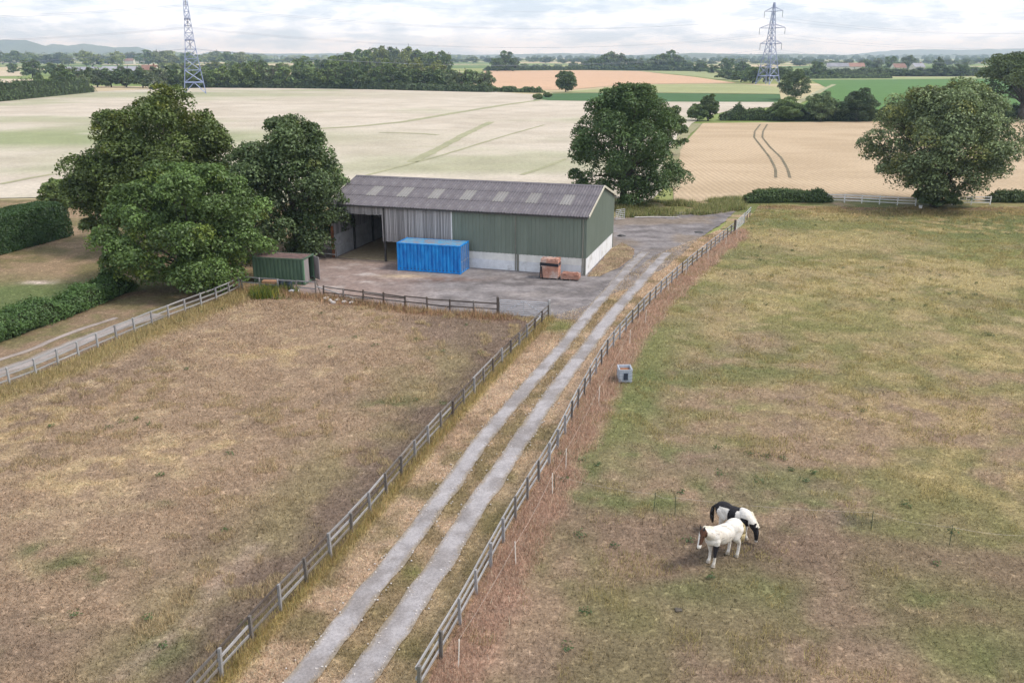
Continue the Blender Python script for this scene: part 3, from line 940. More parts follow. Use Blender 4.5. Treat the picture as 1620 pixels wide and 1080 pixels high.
# ---- shipping containers
def mat_container(name, c1, c2, rust, lo=.62, hi=.78, rough=.5):
    t = NT(name)
    p = t.pos('Object', (1, 1, .35))
    c = t.mix(t.rng(t.noise(p, 2.4, 6, .6), .35, .65, 0, 1), c1, c2)
    c = t.mix(t.rng(t.noise(t.pos('Object'), 1.5, 8, .7), lo, hi, 0, 1), c, rust)
    t.bump(t.noise(p, 12, 3), .05, .01)
    return t.done(c, rough, 0, .4)


mat_container('blue_paint', (0.005, 0.150, 0.50), (0.012, 0.290, 0.72), (.04, .32, .66), .6, .75)
mat_container('blue_roof', (0.05, 0.20, 0.36), (0.10, 0.28, 0.42), (.20, .17, .18), .45, .60, .8)
mat_container('blue_door', (0.02, 0.10, 0.30), (0.05, 0.17, 0.40), (.25, .22, .22), .58, .72)
mat_container('green_paint', (0.068, 0.115, 0.078), (0.095, 0.150, 0.102), (.10, .12, .07))
mat_container('green_pale', (0.10, 0.19, 0.115), (0.13, 0.23, 0.14), (.12, .15, .09))
mat_container('rusty_roof', (0.10, 0.062, 0.055), (0.16, 0.10, 0.09), (.07, .05, .05), .5, .65, .9)
mat_plain('grey_ply', (0.20, 0.175, 0.175), (0.33, 0.30, 0.30), 3, .9, rand=.1, stretch=(3, 3, .4))


def container(name, label, loc, rz, L, W, H, paint, roofm, doorm, open_leaf=False):
    c = thing(name, label, 'shipping container', loc, rz)
    zb = .16
    def side(nm, along, fixed, n, out, a0, a1, mt):
        m = MB(); vs = []
        pit = (a1 - a0) / n
        for i in range(n):
            for q, d in ((0, 0), (.24, 0), (.36, .095), (.64, .095), (.76, 0)):
                t = a0 + (i + q) * pit
                for z in (zb, H - .12):
                    vs.append((t, fixed - out * d, z) if along == 'x' else (fixed - out * d, t, z))
        for z in (zb, H - .12):
            vs.append((a1, fixed, z) if along == 'x' else (fixed, a1, z))
        k = len(vs) // 2
        m.add(vs, [(2 * i, 2 * i + 2, 2 * i + 3, 2 * i + 1) for i in range(k - 1)])
        return ob(nm, m.mesh(nm, mt), c)
    n = max(6, int(L / .35))
    side('corrugated_wall', 'x', .035, n, -1, -L + .1, -.1, paint)
    side('corrugated_wall', 'x', W - .035, n, 1, -L + .1, -.1, paint)
    side('corrugated_wall', 'y', -L + .035, max(4, int(W / .3)), -1, .1, W - .1, paint)
    for px_ in (-.07, -L + .07):
        for py_ in (.07, W - .07):
            ob('corner_post', MB().box((px_, py_, H / 2), (.14, .14, H - .24)).mesh('corner_post', doorm if (px_ > -1 and open_leaf) else paint), c)
            for z in (.06, H - .06):
                ob('corner_casting', MB().box((px_, py_, z), (.17, .165, .12)).mesh('corner_casting', paint), c)
    for py_ in (.05, W - .05):
        ob('bottom_rail', MB().box((-L / 2, py_, .10), (L - .34, .09, .13)).mesh('bottom_rail', paint), c)
        ob('top_rail', MB().box((-L / 2, py_, H - .07), (L - .34, .08, .11)).mesh('top_rail', paint), c)
    for px_ in (-.05, -L + .05):
        ob('end_rail', MB().box((px_, W / 2, H - .07), (.09, W - .34, .12)).mesh('end_rail', paint), c)
        ob('end_rail', MB().box((px_, W / 2, .10), (.09, W - .34, .12)).mesh('end_rail', paint), c)
    m = MB(); vs = []
    k = int(L / .22)
    for i in range(k * 2 + 1):
        t = -L + .1 + (L - .2) * i / (k * 2)
        z = H - .035 + (.018 if i % 2 else 0)
        sag = -.03
        vs += [(t, .09, z), (t, W / 2, z + sag), (t, W - .09, z)]
    fs = []
    for i in range(k * 2):
        for j in (0, 1):
            fs.append((3 * i + j, 3 * i + 3 + j, 3 * i + 4 + j, 3 * i + 1 + j))
    m.add(vs, fs)
    ob('roof', m.mesh('roof', roofm), c)
    ob('floor', MB().box((-L / 2, W / 2, .2), (L - .2, W - .2, .05)).mesh('floor', 'wood_dark'), c)
    hw = (W - .3) / 2
    for i in (0, 1):
        yc = .15 + hw * (i + .5)
        if open_leaf and i == 1:
            d = ob('door', MB().box((hw / 2, 0, H / 2), (hw * 1.12, .05, H - .3)).mesh('door', 'grey_ply'), c, (0, W - .10, 0), (0, 0, R(-40)))
            d['label'] = 'open grey door leaf swung out from the container'
        elif open_leaf:
            d = ob('door', MB().box((-.06, yc, H / 2), (.05, hw - .02, H - .28)).mesh('door', 'grey_ply'), c)
        else:
            d = ob('door', MB().box((-.05, yc, H / 2), (.05, hw - .015, H - .28)).mesh('door', doorm), c)
            for q in (.25, .5, .75):
                ob('door_rib', MB().box((-.018, yc, .14 + (H - .28) * q), (.03, hw - .1, .16)).mesh('door_rib', doorm), d)
            for q in (-.28, .28):
                ob('lock_rod', MB().tube((.02, yc + q * hw, .14), (.02, yc + q * hw, H - .14), .02, n=6).mesh('lock_rod', 'galvanised'), d)
                ob('rod_handle', MB().box((.04, yc + q * hw - .08, 1.1), (.03, .26, .05)).mesh('rod_handle', 'galvanised'), d)
    return c


container('shipping_container', 'bright blue corrugated shipping container in front of the barn', (-4.605, 76.09, 0.02), -0.275, 6.06, 2.44, 2.59, 'blue_paint', 'blue_roof', 'blue_door')
container('shipping_container', 'small dark green shipping container with rusty roof half under the tree', (-17.68, 72.3, 0.02), -0.2, 4.7, 2.2, 2.28, 'green_paint', 'rusty_roof', 'green_pale', True)

# ---- brick packs by the barn wall
mat_plain('brick', (0.34, 0.155, 0.105), (0.52, 0.30, 0.23), 1.2, .9, coords='Position', rand=.1, dirt=(.55, .45, .40), dirt_lo=.52, dirt_hi=.66)
mat_plain('black_wrap', (0.012, 0.013, 0.018), (0.03, 0.032, 0.04), 3, .35, rand=0)


def brick_pack(label, loc, rz, nx, ny, layers, wrap, group='brick packs by the barn wall'):
    t_ = thing('brick_pack', label, 'bricks', loc, rz, group)
    W_, D_ = nx * .225, ny * .112
    pal = ob('pallet', MB().mesh('pallet', 'wood_grey'), t_)
    m = MB()
    for i in range(5):
        m.box((0, -D_ / 2 + D_ * (i + .5) / 5, .11), (W_, D_ / 6.5, .025))
    for i in (-1, 0, 1):
        m.box((i * W_ * .44, 0, .05), (.09, D_, .09))
    pal.data = m.mesh('pallet', 'wood_grey')
    m = MB()
    for lz in range(layers):
        shift = random.uniform(-.02, .02)
        for i in range(nx):
            for j in range(ny):
                top = lz >= layers - 3
                if 0 < i < nx - 1 and 0 < j < ny - 1 and not top:
                    continue
                if top and random.random() < .3 * (lz - layers + 3):
                    continue
                m.box((-W_ / 2 + .112 + .225 * i + shift + random.uniform(-.012, .012), -D_ / 2 + .056 + .112 * j + random.uniform(-.008, .008), .125 + .035 + .071 * lz),
                      (.214, .1, .064), Matrix.Rotation(random.uniform(-.06, .06), 3, 'Z'))
    b_ = ob('bricks', m.mesh('bricks', 'brick'), t_)
    b_['kind'] = 'stuff'
    if wrap:
        m = MB()
        m.box((-.02, 0, .125 + .071 * layers * .70), (W_ + .07, D_ + .07, .26), Matrix.Rotation(.03, 3, 'Y'))
        m.box((-W_ / 2 - .03, -D_ * .1, .125 + .071 * layers * .33), (.06, D_ * .9, .071 * layers * .66), Matrix.Rotation(.06, 3, 'Y'))
        m.box((-W_ / 2 + .12, -D_ / 2 - .04, .125 + .071 * layers * .28), (.10, .02, .071 * layers * .62), Matrix.Rotation(-.08, 3, 'Y'))
        ob('plastic_wrap', m.mesh('plastic_wrap', 'black_wrap'), t_)
    return t_


bp = G(871, 440)
brick_pack('tall pack of reddish bricks with black plastic band against the white barn base', (bp[0], bp[1] - .05, .02), -.29, 7, 9, 24, True)
bp = G(903, 442.5)
brick_pack('low pack of loose reddish bricks right of the tall pack', (bp[0], bp[1], .02), -.27, 7, 8, 7, False)


# ================================================================== FENCES AND GATES
POST = {}
def post_mesh(mat, w=.1):
    if (mat, w) not in POST:
        m = MB()
        h = w / 2
        m.add([(-h, -h, -.3), (h, -h, -.3), (h, h, -.3), (-h, h, -.3), (-h, -h, .97), (h, -h, .97), (h, h, .985), (-h, h, .985), (0, 0, 1.0)],
              [(3, 2, 1, 0), (0, 1, 5, 4), (1, 2, 6, 5), (2, 3, 7, 6), (3, 0, 4, 7), (4, 5, 8), (5, 6, 8), (6, 7, 8), (7, 4, 8)])
        POST[(mat, w)] = m.mesh('post', mat)
    return POST[(mat, w)]


def rail_mesh(mat, hgt=.095):
    if ('r', mat, hgt) not in POST:
        POST[('r', mat, hgt)] = MB().box((.5, 0, 0), (1, .042, hgt)).mesh('rail', mat)
    return POST[('r', mat, hgt)]


def fence(name, label, line, step, heights, top, post_mats, rail_mats, wonk=.02, skip=0.0, side=1, pw=.1, rh=.095, group=None, ends=True):
    tl = sum(np.linalg.norm(b_ - a_) for a_, b_ in zip(np.array(line)[:-1], np.array(line)[1:]))
    pts = np.array(resample(L_(line), tl / max(1, round(tl / step)) - 1e-6))
    t_ = thing(name, label, 'fence', (pts[0][0], pts[0][1], 0), 0, group)
    o0 = pts[0]
    for i, q in enumerate(pts):
        d = pts[min(i + 1, len(pts) - 1)] - pts[max(i - 1, 0)]
        ob('post', post_mesh(random.choice(post_mats), pw), t_, (q[0] - o0[0], q[1] - o0[1], 0),
           (random.uniform(-wonk, wonk), random.uniform(-wonk, wonk), math.atan2(d[1], d[0]) + random.uniform(-.1, .1)), (random.uniform(.9, 1.1), random.uniform(.9, 1.1), top * random.uniform(.94, 1.06)))
    for i in range(len(pts) - 1):
        a, b = pts[i], pts[i + 1]
        d = b - a; ln = np.linalg.norm(d); ang = math.atan2(d[1], d[0])
        nx, ny = -d[1] / ln * side, d[0] / ln * side
        for hz in heights:
            if random.random() < skip:
                continue
            z0 = hz + random.uniform(-wonk, wonk) * .8; z1 = hz + random.uniform(-wonk, wonk) * .8
            off = pw / 2 + .024 + (.004 if i % 2 else 0)
            ob('rail', rail_mesh(random.choice(rail_mats), rh), t_, (a[0] - o0[0] + nx * off - d[0] / ln * .04, a[1] - o0[1] + ny * off - d[1] / ln * .04, z0),
               (random.uniform(-.05, .05), -math.atan2(z1 - z0, ln), ang), (ln + .08, 1, random.uniform(.92, 1.06)))
    return t_


fence('post_and_rail_fence', 'brown weathered post and rail fence along the left side of the farm track', LF, 1.83, (.95, .62, .28), 1.06, ['wood_silver', 'wood_grey', 'wood_grey', 'wood_dark'],
      ['wood_grey', 'wood_grey', 'wood_dark', 'wood_silver'], .035, .015, -1)
fence('post_and_rail_fence', 'silvery three rail fence along the right side of the farm track', RF, 1.83, (1.02, .66, .28), 1.12, ['wood_silver', 'wood_grey'], ['wood_silver', 'wood_silver', 'wood_pale'], .03, 0, -1)
fence('post_and_rail_fence', 'pale grey three rail fence along the lane at left', WF, 1.83, (1.0, .64, .28), 1.08, ['wood_pale', 'wood_silver'], ['wood_pale', 'wood_silver'], .02, 0, 1)
fence('post_and_rail_fence', 'short sagging fence in front of the green container', [G(383, 456), G(430, 460), G(500, 466)], 1.9, (.98, .5), 1.08, ['wood_silver', 'wood_grey'], ['wood_silver'], .05, .1, 1)
fence('post_and_rail_fence', 'dark low two rail fence between yard and left paddock', [G(512, 470), G(566, 477), G(620, 484), G(715, 494), GATE_A + np.array([-.1, .0])], 1.85, (.86, .42), 1.02, ['wood_grey', 'wood_dark', 'wood_dark'], ['wood_grey', 'wood_dark', 'wood_dark'], .06, 0, 1)
fence('post_and_rail_fence', 'longer white post and rail fence left of the right oak', [G(1309, 320), G(1344, 320.5), G(1394, 323.5), G(1448, 326)], 2.1, (1.02, .68, .32), 1.12, ['fence_white'], ['fence_white'], .015, 0, -1, .11, .11)
fence('post_and_rail_fence', 'short white post and rail fence right of the right oak', [G(1506, 324), G(1566, 324)], 2.15, (1.02, .68, .32), 1.12, ['fence_white'], ['fence_white'], .015, 0, -1, .11, .11)
fence('post_and_rail_fence', 'grey rail fence stub left of the open barn bay', [G(500, 407), G(532, 409)], 1.15, (1.0, .45), 1.1, ['wood_grey'], ['wood_pale'], .05, 0, -1)
fence('post_and_rail_fence', 'short galvanised rail beyond the right field gate', [G(1177, 353), G(1186, 343)], 2.0, (1.15, .85), 1.2, ['wood_grey'], ['galvanised'], .02, 0, -1)

# fallen rails between the two yard fences
for i, (a, b, z, lab) in enumerate((((500, 463), (562, 476), .35, 'sagging pale rail hanging from the end post by the green container'), ((498, 456), (512, 470), .3, 'dark broken rail leaning down beside the green container'),
                                    ((520, 470), (590, 474), .08, 'fallen grey rail lying along the yard edge'), ((540, 477), (600, 481), .1, 'fallen dark rail lying nearest the paddock'),
                                    ((575, 466), (640, 473), .08, 'loose dark pole lying on the yard behind the fence'))):
    pa, pb = G(*a), G(*b)
    o = ob('fallen_rail', MB().box((0, 0, 0), (1, .09, .06)).mesh('fallen_rail', ['wood_pale', 'wood_dark', 'wood_silver', 'wood_dark', 'wood_dark'][i]), None,
           ((pa[0] + pb[0]) / 2, (pa[1] + pb[1]) / 2, z + .02), (0, [.08, .55, .01, .02, .01][i], math.atan2(pb[1] - pa[1], pb[0] - pa[0])), (np.linalg.norm(pb - pa) * [1, .7, 1, 1, 1][i], 1, 1))
    tag(o, lab, 'rail', 'fallen rails at the yard edge')


def gate(name, label, a, b, h, bars, z0=.12):
    a, b = np.asarray(a), np.asarray(b)
    ln = float(np.linalg.norm(b - a))
    t_ = thing(name, label, 'gate', (a[0], a[1], 0), math.atan2(b[1] - a[1], b[0] - a[0]))
    for xx in (0, ln):
        ob('stile', MB().tube((xx, 0, z0), (xx, 0, h), .028).mesh('stile', 'galvanised'), t_)
    for i in range(bars):
        z = z0 + (h - z0) * i / (bars - 1)
        ob('bar', MB().tube((.02, 0, z), (ln - .02, 0, z), .022).mesh('bar', 'galvanised'), t_)
    ob('brace', MB().tube((.05, .03, z0), (ln / 2, .03, h), .016).mesh('brace', 'galvanised'), t_)
    ob('brace', MB().tube((ln - .05, .03, z0), (ln / 2, .03, h), .016).mesh('brace', 'galvanised'), t_)
    ob('upright', MB().box((ln / 2, .03, (h + z0) / 2), (.04, .015, h - z0)).mesh('upright', 'galvanised'), t_)
    return t_


gate('field_gate', 'galvanised seven bar field gate at the corner of the left paddock', GATE_A, GATE_B, 1.18, 8)
gate('field_gate', 'galvanised gate at the far end of the right track fence', G(1164, 366.5), G(1177, 353.5), 1.22, 8)
gate('field_gate', 'galvanised gate beside the back corner of the barn', G(974, 349), G(988, 347), 1.25, 6)
for q, lab in ((GATE_B + np.array([.14, .05]), 'tall grey post that the yard gate closes against'), (GATE_A + np.array([-.16, .02]), 'dark hanging post of the yard gate'), (G(1162, 367.5), 'thick dark post holding the far track gate')):
    o = ob('gate_post', post_mesh('wood_silver' if 'tall' in lab else 'wood_dark', .16), None, (q[0], q[1], 0), (0, 0, .3), (1, 1, 1.42))
    tag(o, lab, 'post')

# ---- electric fences: thin stakes and tape
mat_plain('stake_white', (0.62, 0.58, 0.52), (0.78, 0.74, 0.68), 2, .6, rand=.05)
mat_plain('stake_green', (0.035, 0.06, 0.035), (0.05, 0.08, 0.045), 2, .6, rand=.05)
mat_plain('tape', (0.40, 0.33, 0.28), (0.52, 0.45, 0.40), 2, .6, rand=.0)


def electric(label, pts, hgt, smat, sr=.016, tr=.0045):
    pts = [np.asarray(q) for q in pts]
    o0 = pts[0]
    t_ = thing('electric_fence', label, 'electric fence', (o0[0], o0[1], 0))
    for q in pts:
        ob('stake', MB().tube((0, 0, -.1), (random.uniform(-.05, .05), random.uniform(-.03, .03), hgt + .06), sr, n=5).mesh('stake', smat), t_, (q[0] - o0[0], q[1] - o0[1], 0))
    m = MB()
    for a, b in zip(pts[:-1], pts[1:]):
        pr = None
        for i in range(9):
            s = i / 8
            c = a + (b - a) * s - o0
            cur = (c[0], c[1], hgt - .12 * 4 * s * (1 - s))
            if pr:
                m.tube(pr, cur, tr, n=4, caps=False)
            pr = cur
    ob('tape', m.mesh('tape', 'tape'), t_)
    return t_


electric('white electric fence tape on thin pale stakes beside the right track fence', [G(1165, 376), G(1148, 388), G(1120, 412), G(1085, 436), G(1057, 462), G(1021, 512), G(996, 545), G(947, 640), G(895, 742), G(874, 782), G(816, 895), G(725, 1055)], 1.0, 'stake_white', .02)
electric('thin electric fence on dark stakes crossing the paddock behind the horses', [G(878, 778), G(1034, 808), G(1068, 814), G(1378, 838), G(1502, 862), G(1640, 876)], .82, 'stake_green', .014, .0045)

# ---- caged water tote used as a hay box
mat_plain('tote_plastic', (0.36, 0.42, 0.50), (0.46, 0.51, 0.58), 3, .5, rand=0)
mat_plain('tote_bars', (0.50, 0.53, 0.58), (0.60, 0.62, 0.67), 3, .4, .4, rand=0)
mat_plain('plate_dark', (0.02, 0.03, 0.05), (0.035, 0.045, 0.07), 3, .5, rand=0)
mat_plain('rust_hay', (0.20, 0.075, 0.03), (0.32, 0.14, 0.06), 6, .95, rand=0, bump=.5)
q = G(989.5, 607)
tote = thing('caged_tote', 'open topped white plastic tote in a metal cage beside the track fence', 'tote', (q[0], q[1] + .55, 0.02), .03)
tote.scale = (.80, .80, .76)
TW, TD, TH = .98, 1.15, 1.0
for nm, c, d in (('tank_wall', (0, -TD / 2 + .05, .12 + TH / 2), (TW - .12, .03, TH - .06)), ('tank_wall', (0, TD / 2 - .05, .12 + TH / 2), (TW - .12, .03, TH - .06)),
                 ('tank_wall', (-TW / 2 + .05, 0, .12 + TH / 2), (.03, TD - .14, TH - .06)), ('tank_wall', (TW / 2 - .05, 0, .12 + TH / 2), (.03, TD - .14, TH - .06))):
    ob(nm, MB().box(c, d).mesh(nm, 'tote_plastic'), tote)
ob('hay_fill', MB().box((0, 0, .62), (TW - .2, TD - .2, .5)).mesh('hay_fill', 'rust_hay'), tote)
ob('pallet_base', MB().box((0, 0, .08), (TW, TD, .03)).box((-.38, 0, .035), (.1, TD, .07)).box((.38, 0, .035), (.1, TD, .07)).box((0, 0, .035), (.1, TD, .07)).mesh('pallet_base', 'galvanised'), tote)
for z in (.12, .4, .68, .95, 1.1):
    m = MB()
    for a, b in (((-1, -1), (1, -1)), ((1, -1), (1, 1)), ((1, 1), (-1, 1)), ((-1, 1), (-1, -1))):
        m.tube((a[0] * TW / 2, a[1] * TD / 2, z), (b[0] * TW / 2, b[1] * TD / 2, z), .022 if z > 1 else .014, n=5)
    ob('cage_bar', m.mesh('cage_bar', 'tote_bars'), tote)
for i in range(6):
    for s in (-1, 1):
        ob('cage_bar', MB().tube((-TW / 2 + TW * i / 5, s * TD / 2, .1), (-TW / 2 + TW * i / 5, s * TD / 2, 1.1), .012, n=5).mesh('cage_bar', 'tote_bars'), tote)
        ob('cage_bar', MB().tube((s * TW / 2, -TD / 2 + TD * i / 5, .1), (s * TW / 2, -TD / 2 + TD * i / 5, 1.1), .012, n=5).mesh('cage_bar', 'tote_bars'), tote)
ob('label_plate', MB().box((.0, -TD / 2 - .025, .53), (.32, .012, .56)).mesh('label_plate', 'plate_dark'), tote)

# ---- odds and ends around the green container and the yard
mat_plain('orange_timber', (0.28, 0.15, 0.09), (0.42, 0.24, 0.15), 3, .9, rand=.1, stretch=(.5, 4, 4))
mat_plain('blue_drum', (0.02, 0.03, 0.045), (0.035, 0.05, 0.07), 3, .5, rand=0)
mat_plain('pale_stone', (0.42, 0.38, 0.36), (0.60, 0.56, 0.53), 4, .9, rand=.15)
mat_plain('white_sack', (0.55, 0.57, 0.62), (0.70, 0.71, 0.75), 4, .8, rand=.05)
q = G(428, 457)
ts = thing('timber_stack', 'stack of orange brown timber bundles in front of the green container', 'timber', (q[0], q[1], 0), -.1)
for i in range(2):
    for j in range(4):
        ob('timber', MB().box((random.uniform(-.05, .05), -.25 + .16 * j, .2 + .42 * i), (1.25, .13, .24)).mesh('timber', 'orange_timber'), ts)
    ob('bearer', MB().box((-.4, 0, .04 + .42 * i), (.1, .7, .07)).box((.4, 0, .04 + .42 * i), (.1, .7, .07)).mesh('bearer', 'wood_dark'), ts)
for px_, lab in (((446, 459), 'black plastic drum nearer the timber stack'), ((458, 460), 'black plastic drum further from the timber stack')):
    q = G(*px_)
    d_ = thing('drum', lab, 'drum', (q[0], q[1], 0))
    ob('barrel', MB().tube((0, 0, 0), (0, 0, .3), .27, .29, 14).tube((0, 0, .3), (0, 0, .62), .29, .29, 14).tube((0, 0, .62), (0, 0, .86), .29, .26, 14).mesh('barrel', 'blue_drum', False), d_)
    ob('lid', MB().tube((0, 0, .86), (0, 0, .89), .27, .27, 14).mesh('lid', 'plate_dark'), d_)


def lump(name, mat, r, seed, n=3):
    bm = bmesh.new(); bmesh.ops.create_icosphere(bm, subdivisions=n, radius=1.0)
    rr = random.Random(seed)
    ph = [rr.uniform(0, 6) for _ in range(6)]
    for v in bm.verts:
        k_ = 1 + .18 * math.sin(2.3 * v.co.x * 2 + ph[0]) + .16 * math.sin(3.1 * v.co.y + ph[1]) + .12 * math.sin(4 * v.co.z + ph[2])
        v.co = Vector((v.co.x * r[0] * k_, v.co.y * r[1] * k_, max(v.co.z * r[2] * k_, -.3 * r[2])))
    me = bpy.data.meshes.new(name); bm.to_mesh(me); bm.free()
    me.materials.append(MATS[mat])
    return me


q = G(465, 462); tag(ob('sack', lump('sack', 'white_sack', (.38, .25, .18), 2, 3), None, (q[0], q[1], .06)), 'white sack lying by the black drums', 'sack')
for i, (u_, v_) in enumerate(((516, 473), (522, 477), (534, 476), (545, 478.5), (556, 479.5), (528, 480))):
    q = G(u_, v_)
    tag(ob('rubble_stone', lump('rubble_stone', 'pale_stone', (random.uniform(.15, .3), random.uniform(.12, .22), random.uniform(.1, .2)), 20 + i, 2), None, (q[0], q[1], .04), (0, 0, random.uniform(0, 3))),
        ORD[i] + ' pale rubble stone from the left at the broken yard fence', 'stone', 'rubble stones at the yard edge')
pa, pb = G(1004, 345.5), G(1074, 345)
lg = thing('log', 'long pale log lying along the back edge of the yard', 'log', (pa[0], pa[1], .12))
ob('stem', MB().path([(0, 0, 0), ((pb - pa)[0] * .4, (pb - pa)[1] * .4 + .1, .02), (*(pb - pa), -.02)], [.09, .085, .06], 8).mesh('stem', 'pale_stone'), lg)
q = G(1073, 965); tag(ob('dung_heap', lump('dung_heap', 'bark', (.15, .11, .05), 5), None, (q[0], q[1], .02)), 'small dark dung heap below the horses', 'dung')
q = G(1106, 368); tag(ob('dung_heap', lump('dung_heap', 'steel_dark', (.5, .35, .12), 6), None, (q[0], q[1], .04)), 'dark clod on the gravel near the far gate', 'clod')
q = G(983, 374); tag(ob('dung_heap', lump('dung_heap', 'steel_dark', (.5, .35, .12), 7), None, (q[0], q[1], .04)), 'dark clod on the gravel beside the barn gable', 'clod')
q = G(1456, 330)
bk = thing('bucket', 'white bucket under the right oak', 'bucket', (q[0], q[1], 0))
ob('pail', MB().tube((0, 0, 0), (0, 0, .38), .17, .22, 12).mesh('pail', 'fence_white'), bk)
ob('handle', MB().path([(-.22, 0, .38), (-.15, 0, .5), (.15, 0, .5), (.22, 0, .38)], [.012] * 4, 5).mesh('handle', 'galvanised'), bk)

# ================================================================== TREES AND HEDGES
def leaf_mesh(name, cen, nrm, size, cols, rg, aspect=.62):
    """diamond leaf sprays: centres (N,3), normals (N,3), size (N,), colour (N,3)"""
    n = len(cen)
    r = rg.normal(size=(n, 3))
    a = np.cross(nrm, r); a /= np.linalg.norm(a, axis=1, keepdims=True) + 1e-9
    b = np.cross(nrm, a)
    s = size[:, None]
    fold = nrm * s * .16
    v = np.stack([cen - a * s * .5, cen + b * s * aspect * .5 + fold, cen + a * s * .5, cen - b * s * aspect * .5 + fold], 1).reshape(-1, 3)
    q = np.arange(n * 4).reshape(n, 4)
    f = np.concatenate([q[:, [0, 1, 2]], q[:, [0, 2, 3]]])
    return np_mesh(name, v, f, 'leaf', np.repeat(cols, 4, 0), 3)


def unit(rg, n):
    d = rg.normal(size=(n, 3))
    return d / np.linalg.norm(d, axis=1, keepdims=True)


def make_blobs(rg, w, h, z0, n, lean=(0, 0), round_=.5):
    """lobes spread over an egg-shaped envelope"""
    out = []
    rx, rz = w / 2, (h - z0) / 2
    zc = z0 + rz
    g = math.pi * (3 - 5 ** .5)
    for i in range(n):
        cz = 1 - 2 * (i + .5) / n
        a = g * i + rg.uniform(-.4, .4)
        rr = math.sqrt(max(0, 1 - cz * cz)) if cz > 0 else math.sqrt(max(0, 1 - abs(cz) ** 3.6))
        br = rg.uniform(.30, .46)
        k = 1 - br * .82 + rg.uniform(-.10, .10)
        taper = 1 - .22 * max(0, cz)
        zz = cz * k
        out.append((rx * rr * k * math.cos(a) * taper + lean[0] * (cz + 1) / 2, rx * rr * k * math.sin(a) * taper + lean[1] * (cz + 1) / 2, zc + rz * zz, br * rx * 1.0, br * rx * 1.0, br * min(rx, rz) * .85))
    out.append((lean[0] * .4, lean[1] * .4, zc, rx * .62, rx * .62, rz * .66))
    return out


def crown(name, seed, blobs, n_leaf, leaf, tint, var=.25, clump=.55, zmin=.15, yellow=.0):
    """leaf sprays over many small lobes that themselves sit on the main lobes, plus looser foliage inside"""
    rg = np.random.default_rng(seed)
    bl = np.array(blobs)
    mid = np.array([bl[:, 0].mean(), bl[:, 1].mean(), bl[:, 2].mean()])
    sub = []
    for b_ in bl:
        m_ = 9
        d = unit(rg, m_)
        d[:, 2] = np.where(d[:, 2] < -.45, -d[:, 2] * .7, d[:, 2])
        o_ = (b_[:3] - mid); o_ = o_ / (np.linalg.norm(o_) + 1e-6)
        d = d + o_ * .55; d /= np.linalg.norm(d, axis=1, keepdims=True)
        r_ = rg.uniform(.30, .52, m_)[:, None] * b_[3:]
        sub.append(np.column_stack([b_[:3] + d * b_[3:] * rg.uniform(.62, .92, m_)[:, None], r_]))
    sub = np.concatenate(sub)
    q = np.sqrt((((sub[:, None, :3] - bl[None, :, :3]) / bl[None, :, 3:]) ** 2).sum(-1))
    sub = sub[(np.sort(q, 1)[:, 0] > .45) & (sub[:, 2] > zmin)]
    n1 = int(n_leaf * .80)
    ar = sub[:, 3] * sub[:, 5]
    w = rg.choice(len(sub), n1, p=ar / ar.sum())
    d = unit(rg, n1)
    d[:, 2] = np.where(d[:, 2] < -.5, -d[:, 2], d[:, 2])
    rad = 1 - np.abs(rg.normal(0, .16, n1)) + rg.normal(0, .07, n1)
    cen = sub[w, :3] + d * sub[w, 3:] * rad[:, None]
    nr = d * .62 + np.array([0, 0, .38]) + rg.normal(size=(n1, 3)) * .5
    st = rg.normal(1, var * .7, len(sub))
    tone = st[w] * rg.normal(1, var * .9, n1)
    n2 = n_leaf - n1
    w2 = rg.choice(len(bl), n2, p=(bl[:, 3] * bl[:, 5]) / (bl[:, 3] * bl[:, 5]).sum())
    d2 = unit(rg, n2)
    cen2 = bl[w2, :3] + d2 * bl[w2, 3:] * rg.uniform(.35, .85, n2)[:, None]
    cen = np.concatenate([cen, cen2]); nr = np.concatenate([nr, d2 + rg.normal(size=(n2, 3)) * .6])
    tone = np.concatenate([tone, rg.normal(1, var * .5, n2)])
    nr /= np.linalg.norm(nr, axis=1, keepdims=True) + 1e-9
    cen[:, 2] = np.where(cen[:, 2] < zmin * .6, zmin * .6 + rg.random(len(cen)) * clump * .6, cen[:, 2])
    cols = np.array(tint)[None, :] * 1.14 * np.clip(tone, .45, 2.0)[:, None]
    if yellow:
        yl = np.concatenate([(rg.random(len(sub)) < yellow)[w], np.zeros(n2, bool)])
        cols[yl] = cols[yl] * np.array([1.4, 1.18, .85])
    return leaf_mesh(name, cen, nr, leaf * rg.uniform(.6, 1.4, len(cen)), cols, rg)


def trunk(name, seed, blobs, h, r0, zsplit):
    rg = random.Random(seed)
    m = MB()
    p = [Vector((0, 0, -.2)), Vector((rg.uniform(-.1, .1), rg.uniform(-.1, .1), zsplit * .5)), Vector((rg.uniform(-.2, .2), rg.uniform(-.2, .2), zsplit))]
    m.tube(p[0], p[1], r0 * 1.25, r0 * .9, 9); m.tube(p[1], p[2], r0 * .9, r0 * .8, 9)
    for b in blobs[:-1]:
        e = Vector(b[:3])
        md = p[2].lerp(e, .5) + Vector((rg.uniform(-.3, .3), rg.uniform(-.3, .3), rg.uniform(.1, .6)))
        m.tube(p[2] - Vector((0, 0, rg.uniform(0, zsplit * .4))), md, r0 * .42, r0 * .26, 6)
        m.tube(md, e, r0 * .26, r0 * .08, 5)
        for _ in range(3):
            e2 = e + Vector((rg.uniform(-1, 1) * b[3], rg.uniform(-1, 1) * b[4], rg.uniform(-.3, 1) * b[5])) * .9
            m.tube(md.lerp(e, .7), e2, r0 * .12, r0 * .03, 4)
    me = m.mesh(name, 'bark', True)
    return me


